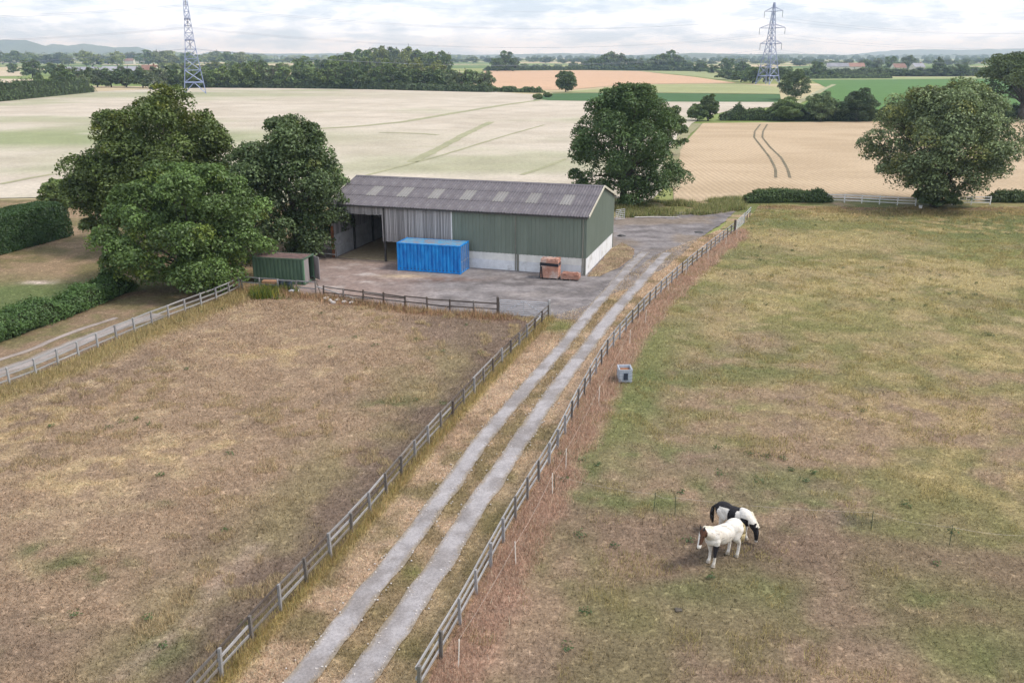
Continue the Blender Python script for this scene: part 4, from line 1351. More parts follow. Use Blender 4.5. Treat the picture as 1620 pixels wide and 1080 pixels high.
DGREEN, MGREEN, GREYG, YGREEN, PGREEN = (.112, .158, .056), (.140, .186, .058), (.140, .172, .088), (.21, .24, .075), (.20, .23, .10)  # YGREEN, PGREEN: lighter foliage, raised to paint in sun on the far-left woods


def tree(label, base, w, h, z0, tint, n_leaf, leaf, seed, n_blob=18, r0=.35, zsplit=2.5, lean=(0, 0), var=.25, yellow=0., name='oak_tree', clump=.55, extra=(), rz=0):
    rg = np.random.default_rng(seed)
    bl = make_blobs(rg, w, h, z0, n_blob, lean) 
    bl = list(extra) + bl
    t_ = thing(name, label, 'tree', (base[0], base[1], 0), rz)
    ob('trunk', trunk('trunk', seed, bl, h, r0, zsplit), t_)
    ob('crown', crown('crown', seed, bl, n_leaf, leaf, tint, var, clump, zmin=max(.15, z0 * .6), yellow=yellow), t_)
    return t_


# -- the group left of the barn
b = G(306, 452)
tree('broad round green tree in front beside the lane fence', b, 12.6, 10.0, -.5, (.082, .130, .036), 60000, .265, 101, 22, .32, 1.8, yellow=.10, name='round_tree')
b = G(268, 392)
tree('tall uneven oak at the back left above the round tree', b, 13.0, 15.3, 2.0, (.108, .148, .040), 52000, .29, 102, 20, .45, 4.5, lean=(1.0, 0), yellow=.12, extra=[(-5.5, -.5, 7.8, 3.2, 3.2, 2.6), (-3.0, 0, 11.6, 2.6, 2.6, 2.2), (4.8, 0, 9.5, 3.0, 3.0, 2.6)])
b = G(185, 392)
tree('lower dark tree on the left flank of the tall oak', b, 8.6, 9.8, .8, (.10, .135, .04), 24000, .28, 103, 13, .28, 2.5, name='broadleaf_tree')
b = G(470, 402)
tree('dense dark grey green tree touching the left end of the barn', b, 12.4, 13.6, -.9, (.092, .132, .052), 56000, .27, 104, 20, .38, 3.0, yellow=.04, var=.3, name='dense_tree')
b = G(985, 324)
tree('tall dark oak behind the right end of the barn', b, 13.6, 16.5, -.6, (.072, .116, .040), 60000, .29, 105, 22, .5, 3.5, yellow=.03, var=.28, extra=[(5.2, 0, 3.2, 3.2, 3.2, 2.6), (-4.2, -2, 2.2, 2.6, 2.6, 2.0), (1.5, -3, 2.0, 2.6, 2.6, 1.9)])
b = G(1056, 246)
tree('smaller dark tree right behind the barn oak', b, 7.6, 10.3, .5, DGREEN, 9000, .40, 106, 10, .3, 2.2, name='broadleaf_tree')
b = G(1478, 326)
tree('wide spreading oak between the two white fences', b, 18.0, 16.0, .6, (.118, .148, .070), 68000, .31, 107, 30, .55, 3.5, var=.5, yellow=.10, clump=.62)
b = G(1614, 189)
tree('large oak with bare trunk at the right edge of the photo', b, 27, 20.5, 5.5, (.09, .12, .048), 20000, .70, 108, 20, .9, 6.5, clump=1.1, lean=(-1, 0))

# bushes in the near and middle distance: (px, base row, top row, width px, tint, label)
MID = [(94, 327, 283, 50, MGREEN, 'thin bush behind the end of the tall clipped hedge'),
       (1477, 327, 296, 70, DGREEN, 'dark ivy bush around the foot of the spreading oak'),
       (1120, 191, 148, 30, DGREEN, 'narrow upright dark bush at the left end of the far hedge'),
       (1104, 191, 164, 34, DGREEN, 'low dark bush left of the narrow upright one'),
       (1242, 191, 155, 50, DGREEN, 'dark bush in the hedge below the lone round tree'),
       (1298, 192, 146, 52, (.10, .135, .06), 'grey green bush in the hedge behind the golden wheat'),
       (1355, 192, 142, 58, (.05, .075, .03), 'darkest round bush in the hedge behind the golden wheat'),
       (1254, 158, 112, 50, (.07, .095, .042), 'lone round tree beside the right pylon'),
       (895, 146, 112, 32, (.085, .12, .042), 'small tree standing alone between tan field and green strip'),
       (851, 157, 149, 14, MGREEN, 'left small bush on the tip of the green strip'),
       (866, 154, 147, 12, MGREEN, 'right small bush on the tip of the green strip'),
       (1500, 188, 152, 60, DGREEN, 'dark hedge bush half hidden behind the spreading oak'),
       (1420, 190, 160, 50, DGREEN, 'dark hedge bush left of the spreading oak crown'),
       (1575, 188, 165, 50, DGREEN, 'low hedge bush beside the bare trunk of the edge oak'),
       (64, 138, 116, 14, DGREEN, 'small dark bush in the stubble at far left')]
for i, (u, v, vt, wp, tint, lab) in enumerate(MID):
    bs = G(u, v)
    h = HT(v, vt)
    w = wp / _F * math.hypot(bs[1], CAM_H)
    dist = bs[1]
    tree(lab, bs, w, h, .1 if wp > 20 else .05, tint, int(10000 if dist < 320 else 6500), max(.3, dist * .0016), 200 + i, 17, .12 + h * .015, h * .22, name='bush' if h < 7 else 'broadleaf_tree', clump=max(.4, dist * .0022))

# far trees: a few crowns shared by many trees
PROT = []
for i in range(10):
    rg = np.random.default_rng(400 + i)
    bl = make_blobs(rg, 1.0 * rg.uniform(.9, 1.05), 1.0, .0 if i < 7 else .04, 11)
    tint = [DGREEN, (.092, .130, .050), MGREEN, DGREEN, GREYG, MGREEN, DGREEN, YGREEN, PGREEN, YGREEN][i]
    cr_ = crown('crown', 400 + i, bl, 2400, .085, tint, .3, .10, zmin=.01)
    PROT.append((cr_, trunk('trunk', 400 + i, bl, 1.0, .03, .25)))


def far_tree(u, v, vt, wp, proto, label, group, name='far_tree', dist=None):
    bs = G(u, v) if dist is None else np.array([XD(u, v, dist), dist])
    h = HT(v, vt)
    w = wp / _F * math.hypot(bs[1], CAM_H)
    t_ = thing(name, label, 'tree', (bs[0], bs[1], 0), random.uniform(0, 6.28), group)
    t_.scale = (w, w * random.uniform(.9, 1.1), h)
    ob('crown', PROT[proto][0], t_)
    ob('trunk', PROT[proto][1], t_)
    return t_


rr = random.Random(5)


def row(lst, what, group, protos):
    lst = sorted(lst)
    for i, (u, v, vt, wp) in enumerate(lst):
        far_tree(u, v, vt, wp, rr.choice(protos), (ORD[i] + ' ' + what), group)


DARK = [0, 1, 3, 6, 4]
beltA = [(252, 141, 105, 34), (275, 140, 104, 36), (300, 139.5, 108, 34), (326, 139, 106, 38), (352, 138.5, 104, 40), (378, 139, 100, 36), (402, 139, 97, 42), (428, 139, 104, 40), (452, 139.5, 106, 40), (478, 139.5, 108, 36), (500, 140, 110, 34),
         (520, 140, 106, 40), (545, 140.5, 102, 40), (572, 141, 100, 44), (600, 141, 106, 38), (622, 141.5, 104, 40), (648, 142, 108, 42), (676, 142, 110, 40), (700, 142.5, 110, 40), (722, 143, 110, 36), (746, 143.5, 110, 40), (768, 144, 112, 34)]
row(beltA, 'tree from the left in the dark belt beyond the pale wheat', 'trees of the dark belt beyond the wheat', DARK + [2])
leftA = [(8, 158, 132, 34), (34, 155, 136, 34), (60, 152, 131, 34), (84, 149.5, 124, 36), (106, 147.5, 110, 40), (128, 146, 118, 30), (128, 139, 108, 34), (152, 138, 106, 36), (176, 138, 108, 36), (200, 138, 106, 38), (226, 139, 107, 34), (104, 140, 104, 40), (52, 124, 94, 34), (22, 116, 100, 24), (84, 120, 100, 26)]
row(leftA, 'tree from the left in the hedge at the left end of the pale wheat', 'hedge trees at the left end of the wheat', DARK)
backB = [(410, 126, 95, 40), (445, 126, 100, 30), (480, 124, 90, 36), (512, 122, 94, 30), (546, 120, 84, 42), (574, 117, 78, 36), (590, 116, 76, 34), (608, 116, 73, 34), (626, 116, 74, 34), (645, 117, 75, 36), (664, 117, 80, 36), (688, 118, 83, 34), (702, 119, 82, 30), (535, 130, 90, 40), (575, 130, 92, 36), (618, 131, 94, 38), (655, 131, 92, 40), (690, 131, 96, 36), (386, 124, 98, 30)]
row(backB, 'tree from the left in the taller wood behind the dark belt', 'trees of the taller wood behind the belt', [2, 5, 7, 8, 4, 9, 6])
mid = [(787, 113, 92, 26), (800, 112, 81, 30), (812, 113, 92, 24), (940, 110, 92, 26), (954, 110, 86, 24), (966, 110, 81, 28), (980, 111, 84, 28), (996, 111, 92, 24), (1010, 111, 92, 24), (1024, 111, 94, 22), (1044, 112, 84, 30), (1058, 112, 80, 28), (1074, 112, 88, 26), (1090, 112, 99, 22), (1108, 114, 99, 24), (925, 110, 97, 20), (908, 109.5, 98, 20), (830, 110, 101, 20), (848, 110, 102, 16), (862, 110, 102, 14), (882, 110, 102, 16), (1128, 116, 103, 24)]
row(mid, 'tree from the left along the top of the tan field', 'trees along the top of the tan field', DARK + [2])
pyl = [(1150, 126, 110, 34), (1172, 130, 112, 36), (1190, 132, 106, 40), (1208, 130, 104, 36), (1230, 128, 106, 34), (1150, 116, 92, 26), (1172, 118, 98, 30), (1245, 124, 106, 28), (1270, 124, 108, 30), (1292, 123, 98, 30), (1312, 123, 110, 26)]
row(pyl, 'tree from the left in the clump around the right pylon', 'trees around the right pylon', DARK)
farR = [(1332, 121, 110, 26), (1352, 121, 110, 26), (1374, 121, 109, 26), (1372, 112, 94, 24), (1386, 112, 92, 22), (1400, 121, 108, 26), (1408, 112, 89, 22), (1422, 121, 109, 24), (1436, 112, 87, 26), (1444, 121, 110, 24), (1464, 121, 112, 22), (1482, 121, 92, 22), (1500, 121, 104, 22), (1520, 121, 100, 26), (1540, 120, 106, 22), (1580, 118, 88, 26), (1600, 120, 106, 24), (1340, 112, 97, 20), (1618, 120, 108, 24)]
row(farR, 'tree from the left along the far edge of the bright green crop', 'trees along the far edge of the green crop', DARK + [4])
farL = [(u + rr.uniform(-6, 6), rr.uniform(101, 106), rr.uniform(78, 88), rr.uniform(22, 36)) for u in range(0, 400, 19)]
row(farL, 'tree from the left in the light green, sun-tinted rolling wood at far left', 'trees of the light rolling wood at far left', [7, 8, 9, 5, 2, 4])  # the lighter crowns carry this wood's sunlight in their leaf colour
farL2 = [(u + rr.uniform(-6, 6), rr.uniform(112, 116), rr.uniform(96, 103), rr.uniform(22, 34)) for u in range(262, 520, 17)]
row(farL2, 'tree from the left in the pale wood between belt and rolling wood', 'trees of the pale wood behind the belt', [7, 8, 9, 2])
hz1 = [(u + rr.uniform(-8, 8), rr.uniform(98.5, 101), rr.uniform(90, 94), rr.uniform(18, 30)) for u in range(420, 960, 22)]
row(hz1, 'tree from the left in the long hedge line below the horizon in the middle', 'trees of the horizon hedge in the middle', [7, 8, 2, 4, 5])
hz2 = [(u + rr.uniform(-8, 8), rr.uniform(101, 105), rr.uniform(92, 97), rr.uniform(18, 30)) for u in range(1090, 1640, 21)]
row(hz2, 'tree from the left in the hedge line below the right horizon', 'trees of the horizon hedge on the right', [4, 8, 2, 0, 5])


# woods so far away that they read as one mass
def wood_mass(label, specs, tints, seed, leaf):
    rg = np.random.default_rng(seed)
    cs, ns, ss, cc = [], [], [], []
    for (u0, u1, v, vt, n) in specs:
        for _ in range(n):
            u = rg.uniform(u0, u1); vv = v + rg.uniform(-.35, .35)
            bs = G(u, vv); hh = HT(vv, vt + rg.uniform(-1, 1.5)); ww = hh * rg.uniform(.5, .8)
            k = 60
            d = unit(rg, k); d[:, 2] = np.abs(d[:, 2])
            cs.append(np.array([bs[0], bs[1], hh * .3]) + d * np.array([ww, ww, hh * .7]))
            ns.append(d); ss.append(np.full(k, leaf * bs[1]) * rg.uniform(.7, 1.3, k))
            tn = np.array(tints[rg.integers(len(tints))]) * rg.uniform(.75, 1.25)
            cc.append(np.tile(tn, (k, 1)) * rg.uniform(.75, 1.25, (k, 1)))
    o = ob('distant_wood', leaf_mesh('distant_wood', np.concatenate(cs), np.concatenate(ns), np.concatenate(ss), np.concatenate(cc), rg, .9))
    return kind(o, 'stuff', label)


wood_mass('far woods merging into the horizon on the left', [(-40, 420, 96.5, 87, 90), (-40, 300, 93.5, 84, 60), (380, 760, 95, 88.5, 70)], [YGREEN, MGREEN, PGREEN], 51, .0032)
wood_mass('far woods merging into the horizon on the right', [(740, 1660, 95, 89, 130), (900, 1660, 98, 92.5, 120), (1080, 1660, 92.8, 87.5, 90)], [MGREEN, GREYG, DGREEN], 52, .0030)


# -- hedges
def hedge(name, label, line, width, height, tint, n, leaf, seed, flat_top=False, solid=True, cat='hedge'):
    rg = np.random.default_rng(seed)
    q = np.array(resample(L_(line), .5))
    d = np.gradient(q, axis=0); d /= np.linalg.norm(d, axis=1, keepdims=True)
    nr = np.stack([-d[:, 1], d[:, 0]], 1)
    o0 = q[0]
    t_ = thing(name, label, cat, (o0[0], o0[1], 0))
    hh = height * (1 + (0 if flat_top else 1) * (fbm(np.arange(len(q)) * .5, np.zeros(len(q)), 2.2, 4, seed) - .5) * (.6 if name == 'field_hedge' else 1.5))
    if not flat_top:
        ii = np.arange(len(q)) * .5
        hh = hh * (.35 + .65 * sstep(0, 1.1 * height, ii + .3) * sstep(0, 1.1 * height, ii[::-1] + .3))
    k = rg.integers(0, len(q), n)
    if flat_top:
        # points on a clipped box: sides, ends and top
        a = rg.uniform(-1, 1, n); z = rg.uniform(0, 1, n)
        m_ = rg.random(n)
        side = m_ < .62
        top = ~side
        a = np.where(side, np.sign(rg.uniform(-1, 1, n)), a)
        z = np.where(top, 1.0, z)
        end = rg.random(n) < .10
        k = np.where(end, np.where(rg.random(n) < .5, 0, len(q) - 1), k)
        a = np.where(end, rg.uniform(-1, 1, n), a); z = np.where(end, rg.uniform(0, 1, n), z)
        nx = np.where(side & ~end, a, 0)
        nz = np.where(top & ~end, 1.0, .25)
        nd = nr[k] * nx[:, None] + d[k] * np.where(end, np.where(k == 0, -1, 1), 0)[:, None]
        bump = (fbm(k * .5 + a * 3, z * 4, 1.0, 3, seed) - .5) * .35 + rg.normal(0, .05, n)
        wz = width / 2 * (1 - .06 * z)
    else:
        an = rg.uniform(0, math.pi, n)
        rad = 1 - np.abs(rg.normal(0, .14, n))
        a, z = np.cos(an) * rad, np.sin(an) ** .7 * rad
        nx, nz = np.cos(an), np.sin(an)
        nd = nr[k] * nx[:, None]
        bump = rg.normal(0, .16, n)
        wz = width / 2 * (1 + (fbm(k * .5, z * 2, 1.2, 3, seed + 1) - .5) * 1.1)
    cen = np.column_stack([q[k] + nr[k] * (a * wz + bump * np.sign(a))[:, None] + d[k] * rg.uniform(-.3, .3, n)[:, None] - o0, z * hh[k] + bump * .6 + .05])
    nn = np.column_stack([nd, nz]) + rg.normal(size=(n, 3)) * .5
    nn /= np.linalg.norm(nn, axis=1, keepdims=True)
    tone = .55 + .9 * fbm(k * .5 + a, z * 3 + a, .8, 3, seed + 3)
    cols = np.array(tint)[None] * (tone * rg.normal(1, .16, n))[:, None].clip(.4, 1.8)
    ob('foliage', leaf_mesh('foliage', cen, nn, leaf * rg.uniform(.7, 1.3, n), cols, rg), t_)
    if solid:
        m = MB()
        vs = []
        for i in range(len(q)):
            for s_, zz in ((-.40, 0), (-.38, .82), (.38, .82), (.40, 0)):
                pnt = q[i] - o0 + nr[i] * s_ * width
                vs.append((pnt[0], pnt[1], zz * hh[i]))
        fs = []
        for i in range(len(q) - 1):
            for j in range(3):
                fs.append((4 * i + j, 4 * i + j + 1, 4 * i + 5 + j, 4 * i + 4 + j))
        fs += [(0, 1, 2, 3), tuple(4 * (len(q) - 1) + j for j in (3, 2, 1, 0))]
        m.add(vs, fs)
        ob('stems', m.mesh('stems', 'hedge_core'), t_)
    return t_


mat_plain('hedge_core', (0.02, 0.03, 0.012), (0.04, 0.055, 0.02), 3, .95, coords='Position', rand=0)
ha, hb = G(113, 374), G(0, 404)
dv = (hb - ha) / np.linalg.norm(hb - ha); nv = np.array([dv[1], -dv[0]])
nv = nv if nv[0] < 0 else -nv
hoff = nv * 2.1
hedge('clipped_hedge', 'tall clipped dark green hedge at the left edge', [ha + hoff, hb + hoff + dv * 6], 4.2, 3.55, (.048, .098, .030), 52000, .19, 301, True)
hedge('low_hedge', 'low untidy green hedge along the lane', [G(-40, 548), G(30, 522), G(80, 505), G(130, 485), G(195, 458)], 2.4, 1.55, (.078, .142, .040), 26000, .16, 302)
hedge('field_hedge', 'low hedge left of the longer white fence', [G(1182, 320), G(1310, 319)], 1.7, 1.6, (.08, .125, .04), 11000, .22, 303)
hedge('field_hedge', 'low hedge right of the short white fence', [G(1566, 319.5), G(1680, 320)], 1.7, 1.5, (.09, .13, .045), 7000, .26, 304)
hedge('far_hedge', 'long hedge behind the golden wheat field', [G(1140, 190), G(1250, 190.5), G(1400, 191), G(1600, 187), G(1700, 185)], 5, 3.8, (.085, .13, .045), 18000, .5, 305)
hedge('far_hedge', 'thin hedge under the tan field', [G(776, 145), G(860, 147)], 4, 2.2, DGREEN, 2200, .8, 306)
hedge('far_hedge', 'hedge at the foot of the dark belt', [G(240, 141), G(330, 138.5), G(550, 140.5), G(780, 146)], 8, 3.6, (.08, .115, .045), 10000, 1.0, 307)
hedge('far_hedge', 'dark hedge running along the left end of the pale wheat', [G(-60, 166), G(0, 160), G(70, 153), G(140, 146)], 8, 7.0, (.08, .115, .046), 8000, .9, 308)
hedge('far_hedge', 'clipped hedge pieces along the pale green margin', [G(1280, 125), G(1340, 124.6), G(1410, 124.2)], 5, 3.0, DGREEN, 2500, 1.0, 309)
hedge('far_hedge', 'hedge line along the top of the tan field', [G(765, 112), G(930, 111), G(1120, 113)], 8, 5.0, DGREEN, 4000, 1.6, 310)
hedge('far_hedge', 'long dark hedge along the far edge of the green crop', [G(1250, 123), G(1400, 121), G(1650, 120)], 10, 6.5, DGREEN, 5000, 1.4, 311)

# ---- rough margin between the yard and the wheat fields
mar = [G(1186, 343), G(1181, 352), np.array([23.5, 97.5]), G(1150, 350), G(1100, 342), G(985, 348), np.array([9., 92.]), np.array([-14., 100.]), np.array([-14., 104.]), np.array([-35., 122.]), G(300, 330), G(540, 318), G(900, 306), G(1030, 319), G(1066, 322), G(1180, 313), G(1640, 316),
       G(1640, 327), G(1450, 330), G(1320, 327), G(1200, 326)]
sheet('field_margin', mar, .8, -.01, lambda x, y: lerp(lerp((.20, .185, .085), (.11, .13, .045), sstep(.4, .62, fbm(x, y, 3, 4, 61))), (.30, .22, .15), sstep(.56, .7, fbm(x, y, 2, 4, 62)) * .8), 'turf', 'rough weedy strip between the yard and the wheat', bumpy=.1)


# ================================================================== DISTANT HILLS, PYLONS, HOUSES
mat_plain('hill_wood', (0.045, 0.065, 0.03), (0.10, 0.12, 0.055), .004, .95, coords='Position', rand=0)


def hill(label, prof_, dist, depth, seed):
    pts = []
    us = np.linspace(prof_[0][0], prof_[-1][0], 160)
    vs_ = np.interp(us, [a for a, _ in prof_], [b for _, b in prof_])
    m = MB(); V = []
    for i, (u, v) in enumerate(zip(us, vs_)):
        z = max(0.0, ZD(v, dist)) + (float(fbm(np.array([u * 1.0]), np.array([seed * 7.]), 14, 5)[0]) - .5) * dist * .0016
        xx = XD(u, 90, dist)
        V += [(xx, dist - depth * .5, -2), (xx, dist - depth * .2, max(z, 0) * .55), (xx, dist, max(z, .0)), (xx, dist + depth * .5, -2)]
    n = len(us)
    m.add(V, [(4 * i + j, 4 * i + 4 + j, 4 * i + 5 + j, 4 * i + 1 + j) for i in range(n - 1) for j in range(3)])
    return kind(ob('hill', m.mesh('hill', 'hill_wood', True)), 'structure', label)


hill('wooded hill at the far left horizon', [(-120, 66), (0, 63.5), (45, 63), (62, 69), (85, 84), (110, 90)], 6500, 1500, 1)
hill('longer wooded hill right of the far left hill', [(70, 88), (85, 70), (110, 72), (135, 69), (160, 73), (185, 75.5), (220, 74.5), (228, 80), (260, 86), (300, 90)], 7000, 1500, 2)
hill('low blue rise behind the dark belt', [(300, 90), (340, 81), (380, 83), (430, 85.5), (520, 85), (600, 84), (700, 86.5), (780, 87), (860, 85), (930, 85), (1010, 87.5), (1040, 90)], 7600, 1500, 3)
hill('low wooded ridge in the middle right', [(980, 90), (1040, 85.5), (1100, 84), (1180, 86), (1260, 85.5), (1340, 87.5), (1400, 88), (1500, 87), (1640, 86)], 5600, 1200, 4)
hill('long blue ridge along the right horizon', [(1290, 90), (1340, 87), (1385, 82), (1420, 79.5), (1470, 78.5), (1520, 79), (1580, 78.5), (1610, 77.5), (1700, 77)], 9000, 1800, 5)


def pylon(label, base, arm_rz, H=52.0, bw=9.0):
    t_ = thing('pylon', label, 'pylon', (base[0], base[1], 0), arm_rz, 'electricity pylons')
    lv = [0, 5.5, 11.5, 17, 21.5, 26, 29.5, 33, 36, 39.5, 43, 46.5, 52]
    def hwid(z):
        return (bw / 2) * (1 - z / 24.0) + 2.3 * (z / 24.0) if z < 24 else 2.3 - (z - 24) / (H - 24) * 1.9
    cr4 = ((-1, -1), (1, -1), (1, 1), (-1, 1))
    r = .24
    for sx_, sy_ in cr4:
        m = MB()
        for a, b_ in zip(lv[:-1], lv[1:]):
            m.tube((sx_ * hwid(a), sy_ * hwid(a), a), (sx_ * hwid(b_), sy_ * hwid(b_), b_), r if a < 26 else r * .8, n=4, caps=False)
        ob('leg', m.mesh('leg', 'pylon_steel'), t_)
    for i, (a, b_) in enumerate(zip(lv[:-1], lv[1:])):
        m = MB()
        for k in range(4):
            p, q = cr4[k], cr4[(k + 1) % 4]
            A = Vector((p[0] * hwid(a), p[1] * hwid(a), a)); B = Vector((q[0] * hwid(a), q[1] * hwid(a), a))
            C = Vector((p[0] * hwid(b_), p[1] * hwid(b_), b_)); D = Vector((q[0] * hwid(b_), q[1] * hwid(b_), b_))
            rr_ = .125
            if i == 0:
                m.tube(A, (C + D) / 2, rr_, n=4, caps=False); m.tube(B, (C + D) / 2, rr_, n=4, caps=False)
            else:
                m.tube(A, D, rr_, n=4, caps=False); m.tube(B, C, rr_, n=4, caps=False)
            m.tube(C, D, .22 if b_ in (26, 36, 46.5, 5.5) else rr_, n=4, caps=False)
        ob('bracing', m.mesh('bracing', 'pylon_steel'), t_)
    tips = []
    for za, la in ((26, 8.6), (36, 10.2), (46.5, 7.2)):
        for s in (-1, 1):
            w = hwid(za)
            m = MB()
            tip = Vector((s * la, 0, za + .3))
            for sy_ in (-1, 1):
                m.tube((s * w, sy_ * w, za), tip, .20, .15, 4, False)
                m.tube((s * w, sy_ * w, za + 2.6), tip, .13, .10, 4, False)
                for f_ in (.33, .66):
                    m.tube(Vector((s * w, sy_ * w, za)).lerp(tip, f_), Vector((s * w, sy_ * w, za + 2.6)).lerp(tip, f_), .05, n=4, caps=False)
            ob('cross_arm', m.mesh('cross_arm', 'pylon_steel'), t_)
            m = MB()
            for k in range(12):
                m.tube((tip.x, 0, za - .3 * k), (tip.x, 0, za - .3 * k - .2), .2, .2, 6)
            m.tube((tip.x, 0, za + .2), (tip.x, 0, za - 4.0), .11, n=5)
            ob('insulator_string', m.mesh('insulator_string', 'insulator'), t_)
            tips.append((s * la, za - 4.0))
    tips.append((0, H))
    return t_, tips


PLb, PRb = G(309, 148), G(1214, 133.5)
ldir = (PRb - PLb) / np.linalg.norm(PRb - PLb)
az_l = math.atan2(PLb[1], PLb[0])
az_r = math.atan2(ldir[0], -ldir[1]) + R(14)
pl, tips = pylon('tall steel lattice pylon behind the left trees, cut off by the top of the photo', PLb, az_l, 52, 10.5)
pr, _ = pylon('steel lattice pylon with three pairs of arms standing on the right', PRb, az_r, 52, 11.5)
nxt = [(PLb - ldir * 345, az_l), (PLb, az_l), (PRb, az_r), (PRb + ldir * 345 + np.array([25., -40.]), az_r)]


def arm_pt(base, az, x):
    return np.array([base[0] + x * math.cos(az), base[1] + x * math.sin(az)])


spans = ['left of the left pylon', 'between the two pylons', 'right of the right pylon']
lvl = {22: 'lowest', 32: 'middle', 42.5: 'upper'}
for k in range(3):
    (b0, a0), (b1, a1) = nxt[k], nxt[k + 1]
    for (tx, tz) in tips:
        flip = 1
        p0, p1 = arm_pt(b0, a0, tx), arm_pt(b1, a1, tx)
        if math.cos(a0 - a1) < 0:
            p1 = arm_pt(b1, a1, -tx)
        pts = []
        for i in range(25):
            s = i / 24
            c = p0 + (p1 - p0) * s
            pts.append((c[0], c[1], tz - 9.0 * 4 * s * (1 - s)))
        m = MB().path(pts, [.035 if tz < 50 else .025] * 25, 4)
        nm = ('top earth wire ' if tz > 50 else f'{lvl[tz]} {"near" if tx > 0 else "far"} side conductor ') + spans[k]
        tag(ob('power_line', m.mesh('power_line', 'wire')), nm, 'power line', 'power lines between the pylons')

# ---- far houses and sheds
mat_plain('roof_slate', (0.20, 0.20, 0.23), (0.30, 0.30, 0.33), .2, .8, coords='Position', rand=.15)
mat_plain('roof_tile', (0.20, 0.11, 0.085), (0.27, 0.16, 0.13), .2, .8, coords='Position', rand=.15)
mat_plain('render_wall', (0.55, 0.52, 0.47), (0.68, 0.66, 0.61), .2, .8, coords='Position', rand=.15)
mat_plain('far_glass', (0.05, 0.06, 0.075), (0.07, 0.08, 0.10), .2, .3, coords='Position', rand=.1)


def house(label, px, dist, L, W, H, rh, roofm, rz, cat='house', name='farm_house', windows=True):
    x = XD(px, 100, dist)
    t_ = thing(name, label, cat, (x, dist, 0), rz)
    m = MB().add([(-L / 2, -W / 2, 0), (L / 2, -W / 2, 0), (L / 2, W / 2, 0), (-L / 2, W / 2, 0), (-L / 2, -W / 2, H), (L / 2, -W / 2, H), (L / 2, W / 2, H), (-L / 2, W / 2, H), (-L / 2, 0, H + rh), (L / 2, 0, H + rh)],
                 [(0, 1, 5, 4), (1, 2, 6, 9, 5), (2, 3, 7, 6), (3, 0, 4, 8, 7)])
    ob('wall', m.mesh('wall', 'render_wall'), t_)
    o = .5
    dz = rh / (W / 2) * o
    m = MB()
    for s in (-1, 1):
        e = [(-L / 2 - o, s * (W / 2 + o), H - dz), (L / 2 + o, s * (W / 2 + o), H - dz), (L / 2 + o, 0, H + rh + .05), (-L / 2 - o, 0, H + rh + .05)]
        e2 = [(a, b, c + .25) for a, b, c in e]
        m.add(e + e2, [(0, 1, 2, 3), (7, 6, 5, 4), (0, 4, 5, 1), (1, 5, 6, 2), (3, 7, 4, 0)])
    rf = ob('roof', m.mesh('roof', roofm), t_)
    if windows:
        for i in range(3):
            ob('window', MB().box((-L / 3 + L / 3 * i, -W / 2 - .05, H * .65), (1.3, .12, 1.3)).mesh('window', 'far_glass'), t_)
        ob('chimney', MB().box((L * .3, 0, H + rh + .6), (1.0, .7, 1.6)).mesh('chimney', 'roof_tile'), rf)
    return t_


house('long grey roofed farm shed left of the others behind the dark belt', 127, 760, 26, 14, 6, 3.4, 'roof_slate', .05, 'shed', 'farm_shed', False)
house('middle grey roofed farm shed behind the dark belt', 158, 770, 22, 14, 5.5, 3, 'roof_slate', .05, 'shed', 'farm_shed', False)
house('widest grey roofed farm shed next to the red roofed house', 195, 760, 34, 14, 6, 3.8, 'roof_slate', .05, 'shed', 'farm_shed', False)
house('red tiled farmhouse with white walls at left behind the belt', 236, 640, 13, 9, 7.5, 4.5, 'roof_tile', -.4)
for i, (u, d_, rm, lab) in enumerate(((1325, 1150, 'roof_slate', 'grey roofed building left of the pink roofed one beyond the green crop'), (1350, 1150, 'roof_tile', 'pinkish roofed building beyond the green crop'),
                                      (1422, 1050, 'roof_tile', 'small white cottage under the far right trees'), (1452, 1120, 'roof_slate', 'pale low building right of the white cottage'))):
    house(lab, u, d_, 26 if i < 2 else 14, 11, 5.5, 4, rm, .1 * i - .1)
vill = [(72, 2150), (92, 2300), (138, 2050), (148, 2200), (170, 2100), (188, 2250), (206, 2100), (222, 2300), (236, 2150), (112, 2400)]
for i, (u, d_) in enumerate(sorted(vill)):
    house(ORD[i] + ' tiny house from the left in the far left village', u, d_, 20, 12, 7, 5, 'roof_tile' if i % 2 else 'roof_slate', .3 * (i % 3) - .3, windows=False)

# ================================================================== HORSES
mat_h = NT('coat')
a_ = mat_h.new('ShaderNodeVertexColor'); a_.layer_name = 'Col'
mat_h.done(mat_h.mul(a_.outputs['Color'], mat_h.rng(mat_h.noise(mat_h.pos('Object'), 14, 4), .3, .7, .9, 1.1)), .7, 0, .25)
mat_plain('hair_white', (0.55, 0.50, 0.40), (0.72, 0.68, 0.58), 20, .8, rand=0, stretch=(4, 4, 1))
mat_plain('hair_straw', (0.42, 0.34, 0.18), (0.58, 0.48, 0.28), 20, .8, rand=0, stretch=(4, 4, 1))
mat_plain('hair_black', (0.012, 0.011, 0.012), (0.03, 0.027, 0.027), 20, .6, rand=0, stretch=(4, 4, 1))
mat_plain('hoof', (0.30, 0.26, 0.21), (0.42, 0.37, 0.31), 10, .6, rand=0)
mat_plain('eye_dark', (0.01, 0.008, 0.006), (0.015, 0.012, 0.01), 10, .2, rand=0)


def capsule_chain(m, pts, n=12):
    for (p, r), (q, s) in zip(pts[:-1], pts[1:]):
        m.tube(p, q, r, s, n)
        m.ellipsoid(q, (s, s, s), 10, 6)
    m.ellipsoid(pts[0][0], (pts[0][1],) * 3, 10, 6)


